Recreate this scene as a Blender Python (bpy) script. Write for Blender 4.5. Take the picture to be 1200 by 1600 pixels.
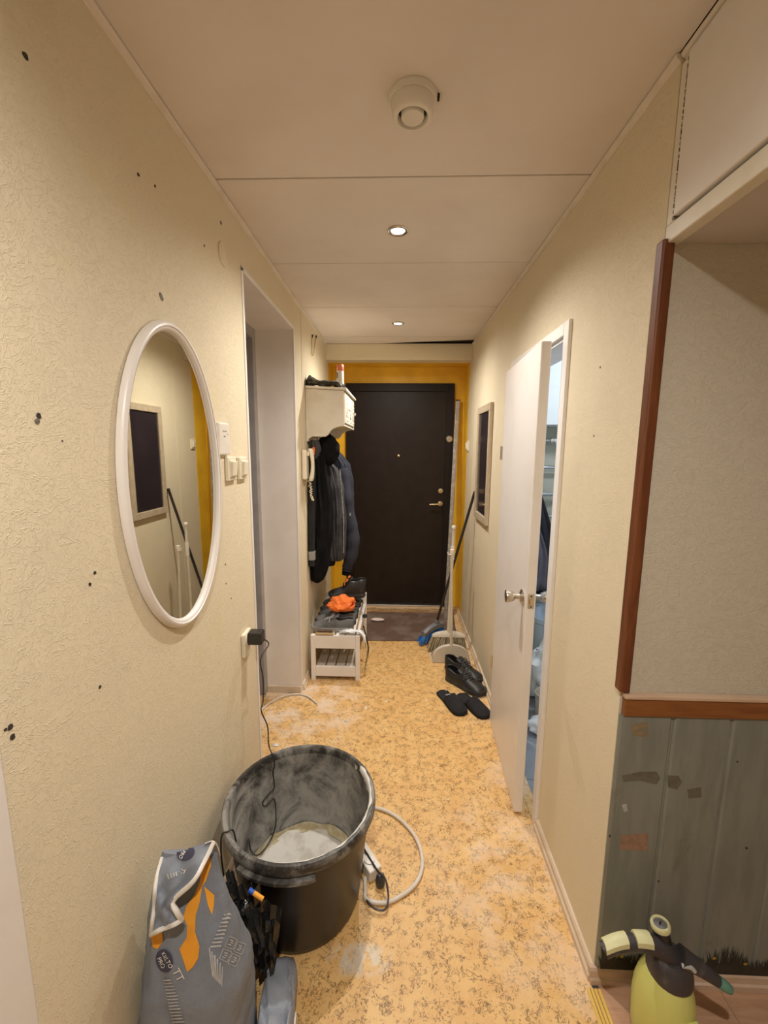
import bpy, bmesh, math, random
from mathutils import Vector, Matrix, noise
from mathutils.bvhtree import BVHTree
random.seed(7)
S = bpy.context.scene
for o in list(bpy.data.objects): bpy.data.objects.remove(o)
COL = S.collection

# ------------------------------------------------------------------ camera
CAM_H, FPX, PITCH, YAW, ROLL = 1.55, 660.4, .1495, -.0317, -.0070
def cam_rows():
    c, s = math.cos(YAW), math.sin(YAW);     A = Matrix(((c, -s, 0), (s, c, 0), (0, 0, 1)))
    c, s = math.cos(PITCH), math.sin(PITCH); B = Matrix(((1, 0, 0), (0, c, -s), (0, s, c)))
    c, s = math.cos(ROLL), math.sin(ROLL);   R = Matrix(((c, 0, -s), (0, 1, 0), (s, 0, c)))
    return R @ B @ A                      # world -> (right, depth, up)
CM = cam_rows()
EYE = Vector((0, 0, CAM_H))
cd = bpy.data.cameras.new('camera'); cam = bpy.data.objects.new('camera', cd); COL.objects.link(cam)
r, d, u = CM[0], CM[1], CM[2]
cam.matrix_world = Matrix(((r[0], u[0], -d[0], 0), (r[1], u[1], -d[1], 0), (r[2], u[2], -d[2], CAM_H), (0, 0, 0, 1)))
cd.sensor_fit = 'VERTICAL'; cd.sensor_height = 32.0; cd.lens = 32.0 * FPX / 1600.0
cd.clip_start = .02; cd.clip_end = 60
S.camera = cam
def ray(px, py): return CM.transposed() @ Vector(((px - 600) / FPX, 1, (800 - py) / FPX))
def atX(px, py, X): r = ray(px, py); return EYE + r * (X / r.x)
def atY(px, py, Y): r = ray(px, py); return EYE + r * (Y / r.y)
def atZ(px, py, Z=0): r = ray(px, py); return EYE + r * ((Z - CAM_H) / r.z)

# ------------------------------------------------------------------ world and exposure
w = bpy.data.worlds.new('world'); S.world = w; w.use_nodes = True
w.node_tree.nodes['Background'].inputs[0].default_value = (1, .85, .7, 1)
w.node_tree.nodes['Background'].inputs[1].default_value = .0
S.view_settings.view_transform = 'Standard'; S.view_settings.look = 'None'
S.view_settings.gamma = 1; S.view_settings.exposure = 0.14
S.view_settings.use_curve_mapping = False
WARM = (1.0, .94, .87)
SPOT_W = 66.0
REAR_W = 82.0
BATH_W = 9.0

# ------------------------------------------------------------------ materials
def nt(name):
    m = bpy.data.materials.new(name); m.use_nodes = True
    t = m.node_tree; b = t.nodes['Principled BSDF']
    return m, t, b
def N(t, kind, **kw):
    n = t.nodes.new(kind)
    for k, v in kw.items():
        if k.startswith('i_'): n.inputs[k[2:].replace('_', ' ')].default_value = v
        else: setattr(n, k, v)
    return n
def L(t, a, b): t.links.new(a, b)
def c4(c): return (c[0], c[1], c[2], 1)
def coords(t, scale=None):
    tc = N(t, 'ShaderNodeTexCoord')
    if scale is None: return tc.outputs['Object']
    mp = N(t, 'ShaderNodeMapping'); mp.inputs['Scale'].default_value = scale
    L(t, tc.outputs['Object'], mp.inputs['Vector']); return mp.outputs[0]
def ntex(t, vec, scale, detail=3, rough=.55, dist=0):
    n = N(t, 'ShaderNodeTexNoise'); n.inputs['Scale'].default_value = scale; n.inputs['Detail'].default_value = detail
    n.inputs['Roughness'].default_value = rough; n.inputs['Distortion'].default_value = dist
    L(t, vec, n.inputs['Vector']); return n.outputs['Fac']
def ramp(t, fac, lo, hi, a=0., b=1.):
    n = N(t, 'ShaderNodeMapRange'); n.inputs['From Min'].default_value = lo; n.inputs['From Max'].default_value = hi
    n.inputs['To Min'].default_value = a; n.inputs['To Max'].default_value = b
    n.interpolation_type = 'SMOOTHSTEP'
    L(t, fac, n.inputs['Value']); return n.outputs['Result']
def mth(t, op, a, b=None):
    n = N(t, 'ShaderNodeMath', operation=op)
    for i, v in enumerate((a, b)):
        if v is None: continue
        if isinstance(v, (int, float)): n.inputs[i].default_value = v
        else: L(t, v, n.inputs[i])
    return n.outputs[0]
def mixc(t, fac, a, b):
    n = N(t, 'ShaderNodeMix', data_type='RGBA')
    if isinstance(fac, (int, float)): n.inputs[0].default_value = fac
    else: L(t, fac, n.inputs[0])
    for i, v in ((6, a), (7, b)):
        if isinstance(v, tuple): n.inputs[i].default_value = c4(v)
        else: L(t, v, n.inputs[i])
    return n.outputs[2]
def ridge(t, fac, wdt):          # thin line where the noise crosses one half
    return ramp(t, mth(t, 'ABSOLUTE', mth(t, 'SUBTRACT', fac, .5)), 0, wdt, 1, 0)
def bump(t, b, h, strength, dist=.002):
    n = N(t, 'ShaderNodeBump'); n.inputs['Strength'].default_value = strength; n.inputs['Distance'].default_value = dist
    L(t, h, n.inputs['Height']); L(t, n.outputs[0], b.inputs['Normal'])
def M(name, col, rough=.6, metal=0., var=None, bmp=None, spec=.5, stretch=None):
    m, t, b = nt(name)
    b.inputs['Base Color'].default_value = c4(col); b.inputs['Roughness'].default_value = rough
    b.inputs['Metallic'].default_value = metal; b.inputs['Specular IOR Level'].default_value = spec
    if var:
        col2, sc, lo, hi = var
        L(t, mixc(t, ramp(t, ntex(t, coords(t, stretch), sc, 4), lo, hi), col, col2), b.inputs['Base Color'])
    if bmp:
        sc, st = bmp[:2]
        bump(t, b, ntex(t, coords(t, stretch), sc, 4), st, bmp[2] if len(bmp) > 2 else .002)
    return m

def wallpaper(name, col, dirt, stain):
    m, t, b = nt(name); v = coords(t)
    f1 = ramp(t, ntex(t, v, 1.6, 4, .6), .45, .75)
    c = mixc(t, mth(t, 'MULTIPLY', f1, .55), col, dirt)
    f2 = ramp(t, ntex(t, v, 4.5, 3, .5, .6), .62, .74)
    c = mixc(t, mth(t, 'MULTIPLY', f2, .35), c, stain)
    f3 = ridge(t, ntex(t, v, 26, 3, .5, 2.2), .012)
    c = mixc(t, mth(t, 'MULTIPLY', f3, .05), c, (.42, .33, .18))
    L(t, c, b.inputs['Base Color']); b.inputs['Roughness'].default_value = .62; b.inputs['Specular IOR Level'].default_value = .3
    fib = ridge(t, ntex(t, coords(t, (1, 1, 1.7)), 17, 3, .5, 2.6), .03)
    fib2 = ridge(t, ntex(t, coords(t, (1, 1.6, 1)), 34, 2, .5, 2.0), .03)
    h = mth(t, 'ADD', mth(t, 'MULTIPLY', fib, .7), mth(t, 'ADD', mth(t, 'MULTIPLY', fib2, .45), mth(t, 'MULTIPLY', ntex(t, v, 120, 3), .3)))
    bump(t, b, h, .46, .0024)
    return m
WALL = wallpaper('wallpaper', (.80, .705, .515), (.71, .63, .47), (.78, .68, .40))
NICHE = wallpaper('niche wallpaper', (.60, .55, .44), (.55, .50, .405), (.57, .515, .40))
YEL = M('yellow paint', (.90, .55, .035), .45, var=((.80, .46, .03), 5, .4, .7), bmp=(60, .15))
def cork():
    m, t, b = nt('cork pattern linoleum'); v = coords(t)
    c = mixc(t, ramp(t, ntex(t, v, 9, 5, .65), .35, .65), (.80, .52, .215), (.74, .445, .17))
    c = mixc(t, mth(t, 'MULTIPLY', ramp(t, ntex(t, v, 55, 3), .55, .75), .5), c, (.66, .37, .135))
    l1 = ridge(t, ntex(t, v, 38, 3, .6, 1.6), .048)
    k1 = ramp(t, ntex(t, v, 30, 3, .65, .6), .50, .57)
    l2 = ridge(t, ntex(t, coords(t, (1.3, 1, 1)), 62, 2, .6, 1.2), .060)
    k2 = ramp(t, ntex(t, coords(t, (1, 1.2, 1)), 27, 3, .65), .50, .57)
    mk = mth(t, 'MAXIMUM', mth(t, 'MULTIPLY', l1, k1), mth(t, 'MULTIPLY', l2, k2))
    c = mixc(t, mth(t, 'MULTIPLY', mk, .86), c, (.135, .065, .022))
    # plaster dust trodden in along the walls, before the side doorway and beside the bucket
    sx = N(t, 'ShaderNodeSeparateXYZ'); L(t, v, sx.inputs[0])
    ed = ramp(t, mth(t, 'ABSOLUTE', sx.outputs['X']), .34, .62)
    dn = ramp(t, ntex(t, v, 7, 5, .65), .40, .66)
    def blob(x, y, rx, ry):
        a = mth(t, 'DIVIDE', mth(t, 'SUBTRACT', sx.outputs['X'], x), rx); e = mth(t, 'DIVIDE', mth(t, 'SUBTRACT', sx.outputs['Y'], y), ry)
        return ramp(t, mth(t, 'ADD', mth(t, 'MULTIPLY', a, a), mth(t, 'MULTIPLY', e, e)), 0, 1, 1, 0)
    dd = mth(t, 'MAXIMUM', mth(t, 'MULTIPLY', ed, .75), mth(t, 'MULTIPLY', blob(-.55, 2.3, .45, .55), 1.0))
    dd = mth(t, 'MAXIMUM', dd, mth(t, 'MULTIPLY', blob(.42, 1.35, .35, .45), .6))
    c = mixc(t, mth(t, 'MULTIPLY', mth(t, 'MULTIPLY', dd, dn), .75), c, (.83, .70, .58))
    sp = mth(t, 'MULTIPLY', blob(-.10, 1.075, .12, .055), ramp(t, ntex(t, v, 22, 4, .6, 1), .36, .55))
    c = mixc(t, mth(t, 'MULTIPLY', sp, .7), c, (.70, .68, .60))
    ck = mth(t, 'MULTIPLY', ramp(t, ntex(t, v, 13, 2, .5), .735, .765), .8)
    c = mixc(t, ck, c, (.85, .80, .76))
    L(t, c, b.inputs['Base Color']); b.inputs['Roughness'].default_value = .42
    b.inputs['Specular IOR Level'].default_value = .35
    bump(t, b, ntex(t, v, 90, 3), .12, .001)
    return m
CORK = cork()
CEIL = M('painted ceiling board', (.80, .735, .685), .6, var=((.75, .68, .625), 3, .4, .7), bmp=(140, .06))
CEIL2 = M('ceiling trim', (.78, .70, .60), .5, var=((.70, .62, .50), 8, .45, .7))
GAPM = M('dark gap', (.035, .025, .018), .9, var=((.02, .015, .01), 20, .4, .6))
WHITE = M('white gloss paint', (.84, .80, .765), .35, var=((.79, .745, .70), 6, .45, .75), bmp=(50, .05))
OFFW = M('cream paint', (.79, .735, .62), .4, var=((.72, .66, .53), 12, .45, .72))
GREYW = M('grey primer paint', (.40, .375, .365), .5, var=((.35, .325, .315), 10, .4, .7))
BASEB = M('beige skirting', (.70, .57, .43), .45, var=((.62, .49, .35), 10, .4, .7))
PINKB = M('pinkish skirting', (.62, .47, .36), .45, var=((.54, .39, .29), 10, .4, .7))
def wood(name, a, bcol, sc, stretch, rough=.42):
    m, t, b = nt(name)
    f = ntex(t, coords(t, stretch), sc, 5, .6, .8)
    L(t, mixc(t, ramp(t, f, .35, .65), a, bcol), b.inputs['Base Color']); b.inputs['Roughness'].default_value = rough
    bump(t, b, f, .08, .001); return m
REDWOOD = wood('red brown stained wood', (.185, .058, .018), (.12, .034, .010), 9, (6, 6, .6))
RAILW = wood('chair rail wood', (.27, .100, .026), (.20, .068, .016), 9, (.7, 6, 6))
LAM = wood('laminate plank', (.56, .34, .215), (.48, .275, .17), 8, (.8, 7, 1), .35)
DOORB = M('dark brown door', (.014, .0085, .006), .45, var=((.018, .011, .008), 9, .4, .6), bmp=(260, .10, .0008), spec=.3)
DOORF = M('dark brown frame', (.011, .0065, .005), .5, bmp=(240, .1, .0008), spec=.3)
SILLW = wood('threshold wood', (.66, .47, .27), (.42, .26, .12), 12, (1, 8, 4))
STEEL = M('brushed steel', (.62, .58, .52), .28, 1.0, bmp=(120, .05))
BRASS = M('brass', (.72, .58, .36), .25, 1.0, bmp=(90, .04))
CHROME = M('chrome', (.8, .8, .8), .1, 1.0)
ALU = M('dusty aluminium', (.38, .36, .34), .5, .6, var=((.52, .50, .47), 25, .45, .6))
BLACKP = M('black plastic', (.018, .016, .015), .38, var=((.03, .027, .025), 12, .4, .7))
WPLAST = M('white plastic', (.83, .785, .71), .35, var=((.79, .74, .66), 9, .4, .7))
CREAMP = M('cream switch plastic', (.84, .775, .62), .35, var=((.80, .73, .57), 9, .4, .7))
def mat_mirror():
    m, t, b = nt('mirror glass'); b.inputs['Base Color'].default_value = (.80, .80, .74, 1)
    b.inputs['Metallic'].default_value = 1; b.inputs['Roughness'].default_value = .012; return m
MIRR = mat_mirror()
def wains():
    m, t, b = nt('worn grey green board paint')
    v = coords(t, (5, 5, .8))
    c = mixc(t, ramp(t, ntex(t, v, 5, 5, .6), .35, .68), (.235, .245, .215), (.19, .20, .172))
    c = mixc(t, mth(t, 'MULTIPLY', ramp(t, ntex(t, coords(t), 6, 4, .6, .5), .60, .72), .5), c, (.145, .135, .10))
    L(t, c, b.inputs['Base Color']); b.inputs['Roughness'].default_value = .5
    bump(t, b, ntex(t, v, 14, 4), .12, .001); return m
WAINS = wains()
def bucket_mat(name, amt, lo, hi):
    m, t, b = nt(name); v = coords(t)
    f = ramp(t, ntex(t, v, 7, 7, .72, .6), lo, hi)
    f2 = ramp(t, ntex(t, v, 46, 4, .7), .50, .72)
    fac = mth(t, 'MULTIPLY', mth(t, 'MAXIMUM', f, mth(t, 'MULTIPLY', f2, .45)), amt)
    L(t, mixc(t, fac, (.028, .026, .024), (.52, .50, .455)), b.inputs['Base Color'])
    L(t, ramp(t, fac, 0, .6, .42, .85), b.inputs['Roughness'])
    bump(t, b, ntex(t, v, 40, 4), .2, .0015); return m
BKT_IN = bucket_mat('plaster smeared black plastic', .72, .30, .64)
BKT_RIM = bucket_mat('chalky black rim', .52, .42, .62)
BKT_OUT = M('black bucket plastic', (.017, .013, .011), .36, var=((.03, .025, .02), 8, .5, .75), bmp=(60, .06))
PLASTER = M('dried white plaster', (.72, .70, .655), .9, var=((.56, .53, .46), 16, .45, .7), bmp=(45, .5, .004))
MUD = M('yellowish dried residue', (.50, .42, .24), .9, var=((.62, .57, .44), 30, .4, .65), bmp=(60, .5, .003))
BAGG = M('blue grey paper sack', (.225, .25, .295), .62, var=((.18, .205, .25), 6, .4, .68), bmp=(13, .7, .010))
BAGL = M('light blue grey paper', (.31, .335, .385), .6, var=((.26, .28, .33), 7, .4, .66), bmp=(10, .4, .008))
ORANGE = M('orange print', (.86, .37, .03), .55, var=((.76, .30, .02), 14, .4, .7))
PAPERW = M('white paper edge', (.80, .765, .72), .7, var=((.70, .66, .60), 20, .4, .7))
NAVY = M('navy print', (.045, .045, .085), .5, var=((.06, .06, .10), 20, .4, .7))
PRINTG = M('pale grey print', (.50, .49, .475), .6, var=((.40, .40, .40), 60, .4, .6))
PBAG = M('black plastic film', (.012, .012, .012), .22, bmp=(30, .5, .006), var=((.02, .02, .02), 10, .4, .6))
SPRB = M('yellow green plastic', (.66, .68, .21), .38, var=((.61, .62, .18), 5, .4, .7))
SPRC = M('pale yellow plastic', (.68, .67, .38), .45, var=((.62, .60, .33), 15, .4, .7))
SPRD = M('dusty dark grey plastic', (.050, .044, .048), .45, var=((.13, .12, .12), 22, .56, .75))
TEAL = M('teal plastic', (.13, .31, .24), .45, var=((.11, .27, .21), 20, .4, .7))
CLB = M('black fabric', (.006, .006, .007), .95, var=((.010, .010, .011), 12, .4, .7), bmp=(14, .3, .006), spec=.15)
CLG = M('grey fabric', (.072, .070, .075), .9, var=((.046, .045, .05), 10, .4, .7), bmp=(14, .3, .006), spec=.15)
CLBL = M('blue grey fabric', (.052, .056, .075), .9, var=((.034, .037, .05), 10, .4, .7), bmp=(14, .3, .006), spec=.15)
CLD = M('charcoal fabric', (.022, .022, .022), .9, var=((.032, .032, .032), 12, .4, .7), bmp=(14, .3, .006), spec=.15)
REFL = M('grey reflective cloth', (.33, .33, .32), .5, var=((.26, .26, .25), 20, .4, .7))
SHG = M('grey suede', (.15, .147, .145), .85, var=((.105, .102, .10), 18, .4, .7), bmp=(90, .2))
SHD = M('dark grey suede', (.060, .059, .059), .8, var=((.095, .092, .09), 18, .5, .7), bmp=(90, .2))
SHB = M('dusty black leather', (.020, .019, .018), .42, var=((.11, .105, .10), 26, .60, .78), bmp=(60, .25))
SHS = M('rubber sole', (.028, .026, .025), .7, var=((.06, .057, .053), 14, .5, .7))
SHSL = M('grey rubber sole', (.34, .325, .31), .7, var=((.22, .21, .20), 14, .45, .65))
LACE = M('grey laces', (.36, .35, .34), .8, var=((.22, .215, .21), 60, .4, .6))
LACEO = M('orange laces', (.70, .19, .035), .7, var=((.50, .12, .02), 60, .4, .6))
LACEB = M('black laces', (.045, .044, .043), .8, var=((.22, .215, .21), 60, .55, .7))
INSOLE = M('dark lining', (.012, .011, .011), .9, var=((.02, .019, .018), 20, .4, .6))
FELT = M('black felt', (.014, .013, .015), .95, var=((.02, .019, .021), 30, .4, .7), bmp=(120, .3))
ORCAP = M('orange knit', (.86, .20, .035), .85, var=((.72, .145, .02), 10, .4, .7), bmp=(40, .4, .003))
MATM = M('brown door mat', (.125, .075, .052), .95, var=((.205, .155, .125), 5, .40, .72), bmp=(160, .5, .003))
BLUEB = M('blue bristles', (.02, .17, .50), .6, var=((.01, .09, .32), 40, .4, .65))
GREYP = M('grey plastic', (.17, .17, .18), .5, var=((.24, .24, .24), 18, .5, .7))
BEIGEP = M('beige plastic', (.66, .60, .50), .42, var=((.58, .52, .42), 9, .4, .7))
BRIST = M('straw bristles', (.54, .46, .32), .85, var=((.36, .29, .17), 50, .4, .6))
BROWNW = wood('brush wood', (.62, .47, .25), (.52, .37, .18), 14, (1, 6, 1))
BRISTD = M('dark brush bristles', (.085, .055, .035), .9, var=((.14, .09, .06), 60, .4, .6))
FRAMEW = wood('beige wood frame', (.56, .46, .33), (.47, .375, .26), 14, (3, 3, 1.2))
GLASSD = M('dark board', (.030, .022, .026), .12, var=((.036, .027, .031), 4, .4, .6), spec=.6)
TILEF = M('grey floor tile', (.30, .32, .36), .3, var=((.25, .27, .31), 9, .4, .7))
TILEW = M('pale olive wall tile', (.46, .465, .40), .25, var=((.41, .415, .35), 5, .4, .7))
GROUT = M('grout', (.16, .165, .17), .9, var=((.12, .125, .13), 30, .4, .6))
BATHW = M('bathroom white', (.78, .83, .88), .4, var=((.73, .78, .84), 4, .4, .7))
LBLUE = M('pale blue plastic', (.60, .70, .82), .35, var=((.55, .65, .77), 5, .4, .7))
FILMW = M('white plastic film', (.86, .88, .90), .35, bmp=(20, .5, .006), var=((.78, .80, .84), 12, .4, .7))
BLUEP = M('blue print', (.02, .10, .50), .4, var=((.02, .08, .42), 30, .4, .6))
TOWEL = M('dark navy towel', (.020, .020, .030), .95, bmp=(150, .4), var=((.03, .03, .042), 10, .4, .6))
TOWEL2 = M('mauve grey towel', (.15, .14, .18), .95, bmp=(150, .4), var=((.12, .11, .145), 10, .4, .6))
BROWND = M('brown flush door', (.145, .095, .068), .45, var=((.12, .078, .055), 4, .4, .7))
YSTR = M('yellow strip', (.78, .53, .13), .4, var=((.70, .45, .09), 14, .4, .7))
BROWNS = M('brown strip grooves', (.42, .24, .08), .5, var=((.36, .2, .06), 14, .4, .7))
GRASS = M('painted dark grass', (.022, .022, .016), .6, var=((.035, .034, .024), 30, .4, .7))
YFLW = M('painted yellow petals', (.42, .29, .03), .6, var=((.36, .22, .02), 60, .4, .7))
STICK = M('old sticker paper', (.33, .20, .135), .7, var=((.26, .165, .11), 60, .42, .62))
STICK2 = M('old sticker scraps', (.27, .19, .10), .7, var=((.20, .17, .12), 70, .42, .58))
HOLE = M('screw hole', (.03, .022, .016), .9, var=((.05, .04, .03), 200, .4, .6))
ANCH = M('grey wall plug', (.22, .19, .15), .7, var=((.12, .10, .08), 200, .4, .6))
SPLOT = M('brown stain', (.125, .115, .085), .6, var=((.15, .14, .11), 40, .4, .6))
SOAP = M('pale pink sponge', (.80, .68, .63), .7, var=((.72, .58, .54), 40, .4, .6))
RED = M('salmon cap', (.80, .25, .12), .4, var=((.72, .16, .12), 30, .4, .7))
GLOVE = M('olive grey work glove', (.10, .095, .068), .85, var=((.03, .028, .02), 22, .45, .6), bmp=(80, .4, .003))
WIREY = M('old yellow cable', (.55, .44, .22), .5, var=((.48, .37, .17), 40, .4, .6))
CABW = M('white cable sheath', (.76, .70, .62), .5, var=((.68, .60, .50), 25, .4, .7))
def emis(name, col, st):
    m, t, b = nt(name); b.inputs['Emission Color'].default_value = c4(col); b.inputs['Emission Strength'].default_value = st
    b.inputs['Base Color'].default_value = c4(col); return m
BULB = emis('lit lamp face', (1, .88, .70), 22)

# ------------------------------------------------------------------ mesh helpers
class G:
    def __init__(s): s.v = []; s.f = []
    def add(s, vs, fs):
        o = len(s.v); s.v += [Vector(x) for x in vs]; s.f += [tuple(i + o for i in f) for f in fs]; return s
    def box(s, x0, x1, y0, y1, z0, z1, rot=None, c=None):
        vs = [Vector((x, y, z)) for x in (x0, x1) for y in (y0, y1) for z in (z0, z1)]
        if rot is not None:
            c = Vector(c) if c is not None else Vector(((x0 + x1) / 2, (y0 + y1) / 2, (z0 + z1) / 2))
            vs = [rot @ (p - c) + c for p in vs]
        return s.add(vs, [(0, 1, 3, 2), (4, 6, 7, 5), (0, 4, 5, 1), (2, 3, 7, 6), (0, 2, 6, 4), (1, 5, 7, 3)])
    def bar(s, a, b, w, h, up=(0, 0, 1)):
        a, b = Vector(a), Vector(b); d = (b - a).normalized(); x = d.cross(Vector(up))
        if x.length < 1e-5: x = d.cross(Vector((0, 1, 0)))
        x.normalize(); z = x.cross(d)
        vs = [p + x * i * w / 2 + z * j * h / 2 for p in (a, b) for i, j in ((-1, -1), (1, -1), (1, 1), (-1, 1))]
        return s.add(vs, [(0, 1, 2, 3), (7, 6, 5, 4)] + [(k, k + 4, (k + 1) % 4 + 4, (k + 1) % 4) for k in range(4)])
    def tube(s, pts, r, n=8, caps=True):
        pts = [Vector(p) for p in pts]; k = len(pts); rs = r if isinstance(r, (list, tuple)) else [r] * k
        prev = None; rings = []
        for i, p in enumerate(pts):
            d = (pts[min(i + 1, k - 1)] - pts[max(i - 1, 0)]).normalized()
            if prev is None:
                prev = d.cross(Vector((0, 0, 1)));
                if prev.length < 1e-3: prev = d.cross(Vector((0, 1, 0)))
            x = (prev - d * prev.dot(d)); x = x.normalized() if x.length > 1e-6 else d.orthogonal().normalized()
            prev = x; y = d.cross(x)
            rings.append([p + (x * math.cos(2 * math.pi * j / n) + y * math.sin(2 * math.pi * j / n)) * rs[i] for j in range(n)])
        return s.loft(rings, caps)
    def loft(s, rings, caps=True, closed=True):
        n = len(rings[0]); vs = [p for r in rings for p in r]; fs = []
        for i in range(len(rings) - 1):
            for j in range(n if closed else n - 1):
                a = i * n + j; b = i * n + (j + 1) % n; fs.append((a, b, b + n, a + n))
        if caps and closed:
            fs.append(tuple(reversed(range(n)))); fs.append(tuple(range((len(rings) - 1) * n, len(rings) * n)))
        return s.add(vs, fs)
    def lathe(s, prof, c=(0, 0, 0), n=32, mat=None, caps=False, a0=0, a1=2 * math.pi):
        full = abs(a1 - a0 - 2 * math.pi) < 1e-6; m = n if full else n + 1
        rings = [[Vector((r * math.cos(a0 + (a1 - a0) * j / n), r * math.sin(a0 + (a1 - a0) * j / n), z)) for j in range(m)] for r, z in prof]
        if mat is not None: rings = [[mat @ p for p in q] for q in rings]
        c = Vector(c); rings = [[p + c for p in q] for q in rings]
        return s.loft(rings, caps, full)
    def prism(s, pts, vec):                       # planar outline swept along a vector
        a = [Vector(p) for p in pts]; vec = Vector(vec); b = [p + vec for p in a]; n = len(a)
        return s.add(a + b, [tuple(range(n)), tuple(reversed(range(n, 2 * n)))] + [(i, i + n, (i + 1) % n + n, (i + 1) % n) for i in range(n)])
    def build(s, name, mat, parent=None, smooth=0, bevel=0, seg=2, solid=0, sub=0):
        me = bpy.data.meshes.new(name)
        org = parent.get('_org', None) if parent else None
        off = Vector(org) if org is not None else Vector((0, 0, 0))
        me.from_pydata([tuple(p - off) for p in s.v], [], s.f); me.update()
        bm = bmesh.new(); bm.from_mesh(me); bmesh.ops.recalc_face_normals(bm, faces=bm.faces); bm.to_mesh(me); bm.free()
        o = bpy.data.objects.new(name, me); COL.objects.link(o); me.materials.append(mat)
        if parent: o.parent = parent; o['_org'] = tuple(off)
        else: o['_org'] = (0., 0., 0.)
        if solid: md = o.modifiers.new('solid', 'SOLIDIFY'); md.thickness = solid; md.offset = 0
        if bevel: md = o.modifiers.new('bevel', 'BEVEL'); md.width = bevel; md.segments = seg; md.limit_method = 'ANGLE'
        if sub: md = o.modifiers.new('sub', 'SUBSURF'); md.levels = sub; md.render_levels = sub
        if smooth:
            me.polygons.foreach_set('use_smooth', [True] * len(me.polygons))
            me.set_sharp_from_angle(angle=math.radians(smooth))
        return o
def tag(o, label, cat, group=None):
    o['label'] = label; o['category'] = cat
    if group: o['group'] = group
    return o
def thing(name, label, cat, loc=(0, 0, 0), group=None):
    o = bpy.data.objects.new(name, None); COL.objects.link(o); o.location = loc; o.empty_display_size = .05
    o['_org'] = tuple(float(x) for x in loc); return tag(o, label, cat, group)
def struct(o): o['kind'] = 'structure'; return o
def copy_tree(o, parent=None):
    c = o.copy(); COL.objects.link(c); c.parent = parent
    for ch in list(o.children): copy_tree(ch, c)
    return c
def smooth_path(pts, k=6):                        # Catmull-Rom
    p = [Vector(q) for q in pts]; out = []
    for i in range(len(p) - 1):
        a, b, c, e = p[max(i - 1, 0)], p[i], p[i + 1], p[min(i + 2, len(p) - 1)]
        for j in range(k):
            t = j / k; out.append(.5 * ((2 * b) + (c - a) * t + (2 * a - 5 * b + 4 * c - e) * t * t + (3 * b - a - 3 * c + e) * t ** 3))
    out.append(p[-1]); return out
def interp(tab, x):
    for (a, fa), (b, fb) in zip(tab, tab[1:]):
        if x <= b: return fa + (fb - fa) * max(0, (x - a)) / (b - a)
    return tab[-1][1]
def RX(a): return Matrix.Rotation(math.radians(a), 3, 'X')
def RY(a): return Matrix.Rotation(math.radians(a), 3, 'Y')
def RZ(a): return Matrix.Rotation(math.radians(a), 3, 'Z')

# ------------------------------------------------------------------ room shell
XL, XR, CZ = -.60, .597, 2.39
Y0, YE = -1.25, 3.93                 # rear and end wall
struct(G().box(-1.0, .585, Y0, 4.1, -.05, 0).build('floor', CORK))
# laminate in the niche: planks laid along the corridor side
lam = struct(G().box(.585, 2.0, Y0, 1.06, -.05, -.006).build('floor_niche', GROUT))
px0 = .604
for k in range(8):
    yoff = [-.1, .42, -.35, .2][k % 4]
    x0, x1 = px0 + k * .175, px0 + (k + 1) * .175 - .0012
    ys = [Y0, yoff, yoff + .62, 1.055]; ys = [y for y in ys if y <= 1.055]
    for a, b in zip(ys, ys[1:]):
        if b - a > .05: G().box(x0, x1, a, b - .0012, -.006, 0).build('plank', LAM, lam, bevel=.0008, seg=1)
# left wall with two doorways
g = G(); TH = .23
LD0, LD1, LDZ = 1.70, 2.50, 2.215
g.box(XL - TH, XL, .548, LD0, 0, CZ + .05); g.box(XL - TH, XL, LD0, LD1, LDZ, CZ + .05); g.box(XL - TH, XL, LD1, YE + .1, 0, CZ + .05)
g.box(XL - TH, XL, -.30, .548, 2.1, CZ + .05); g.box(XL - TH, XL, Y0, -.30, 0, CZ + .05)
wl = struct(g.build('wall_left', WALL))
# papered strip beyond the vertical seam, a little proud of the wall
g = G(); g.box(XL, XL + .0025, 2.69, 3.70, .0, CZ); G_seam = struct(g.build('wall_left_strip', WALL))
# right wall with the bathroom doorway
RD0, RD1, RDZ = 1.603, 2.262, 1.952
YN = 1.058
g = G(); g.box(XR, XR + .12, YN, RD0, 0, CZ + .05); g.box(XR, XR + .12, RD0, RD1, RDZ, CZ + .05); g.box(XR, XR + .12, RD1, YE + .1, 0, CZ + .05)
wr = struct(g.build('wall_right', WALL))
g = G(); g.box(XR - .002, XR, 3.40, 3.71, 0, CZ); struct(g.build('wall_right_strip', WALL))
# niche wall facing the camera: paper above, boards below
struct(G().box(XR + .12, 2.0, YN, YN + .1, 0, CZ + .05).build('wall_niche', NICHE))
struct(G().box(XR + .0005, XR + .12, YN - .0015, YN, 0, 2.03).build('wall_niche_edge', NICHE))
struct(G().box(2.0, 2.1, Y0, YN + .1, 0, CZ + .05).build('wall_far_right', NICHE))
struct(G().box(-1.0, 2.1, Y0 - .1, Y0, 0, CZ + .05).build('wall_back', WALL))
# end wall in yellow with the entrance opening, yellow reveal sides and beige beam
DX0, DX1, DZ = -.476, .500, 2.125
g = G(); g.box(XL - .05, DX0, YE, YE + .1, 0, CZ); g.box(DX1, XR + .05, YE, YE + .1, 0, CZ); g.box(DX0, DX1, YE, YE + .1, DZ, CZ)
g.box(XL, XL + .003, 3.70, YE, 0, 2.27); g.box(XR - .003, XR, 3.715, YE, 0, 2.27)
struct(g.build('wall_end', YEL))
struct(G().box(XL, XR, 3.585, 3.715, 2.262, CZ).build('wall_beam', WALL, bevel=.004))
# yellow soffit board behind the beam
struct(G().box(XL, XR, 3.716, YE, 2.268, CZ).build('wall_end_soffit', YEL))
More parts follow.
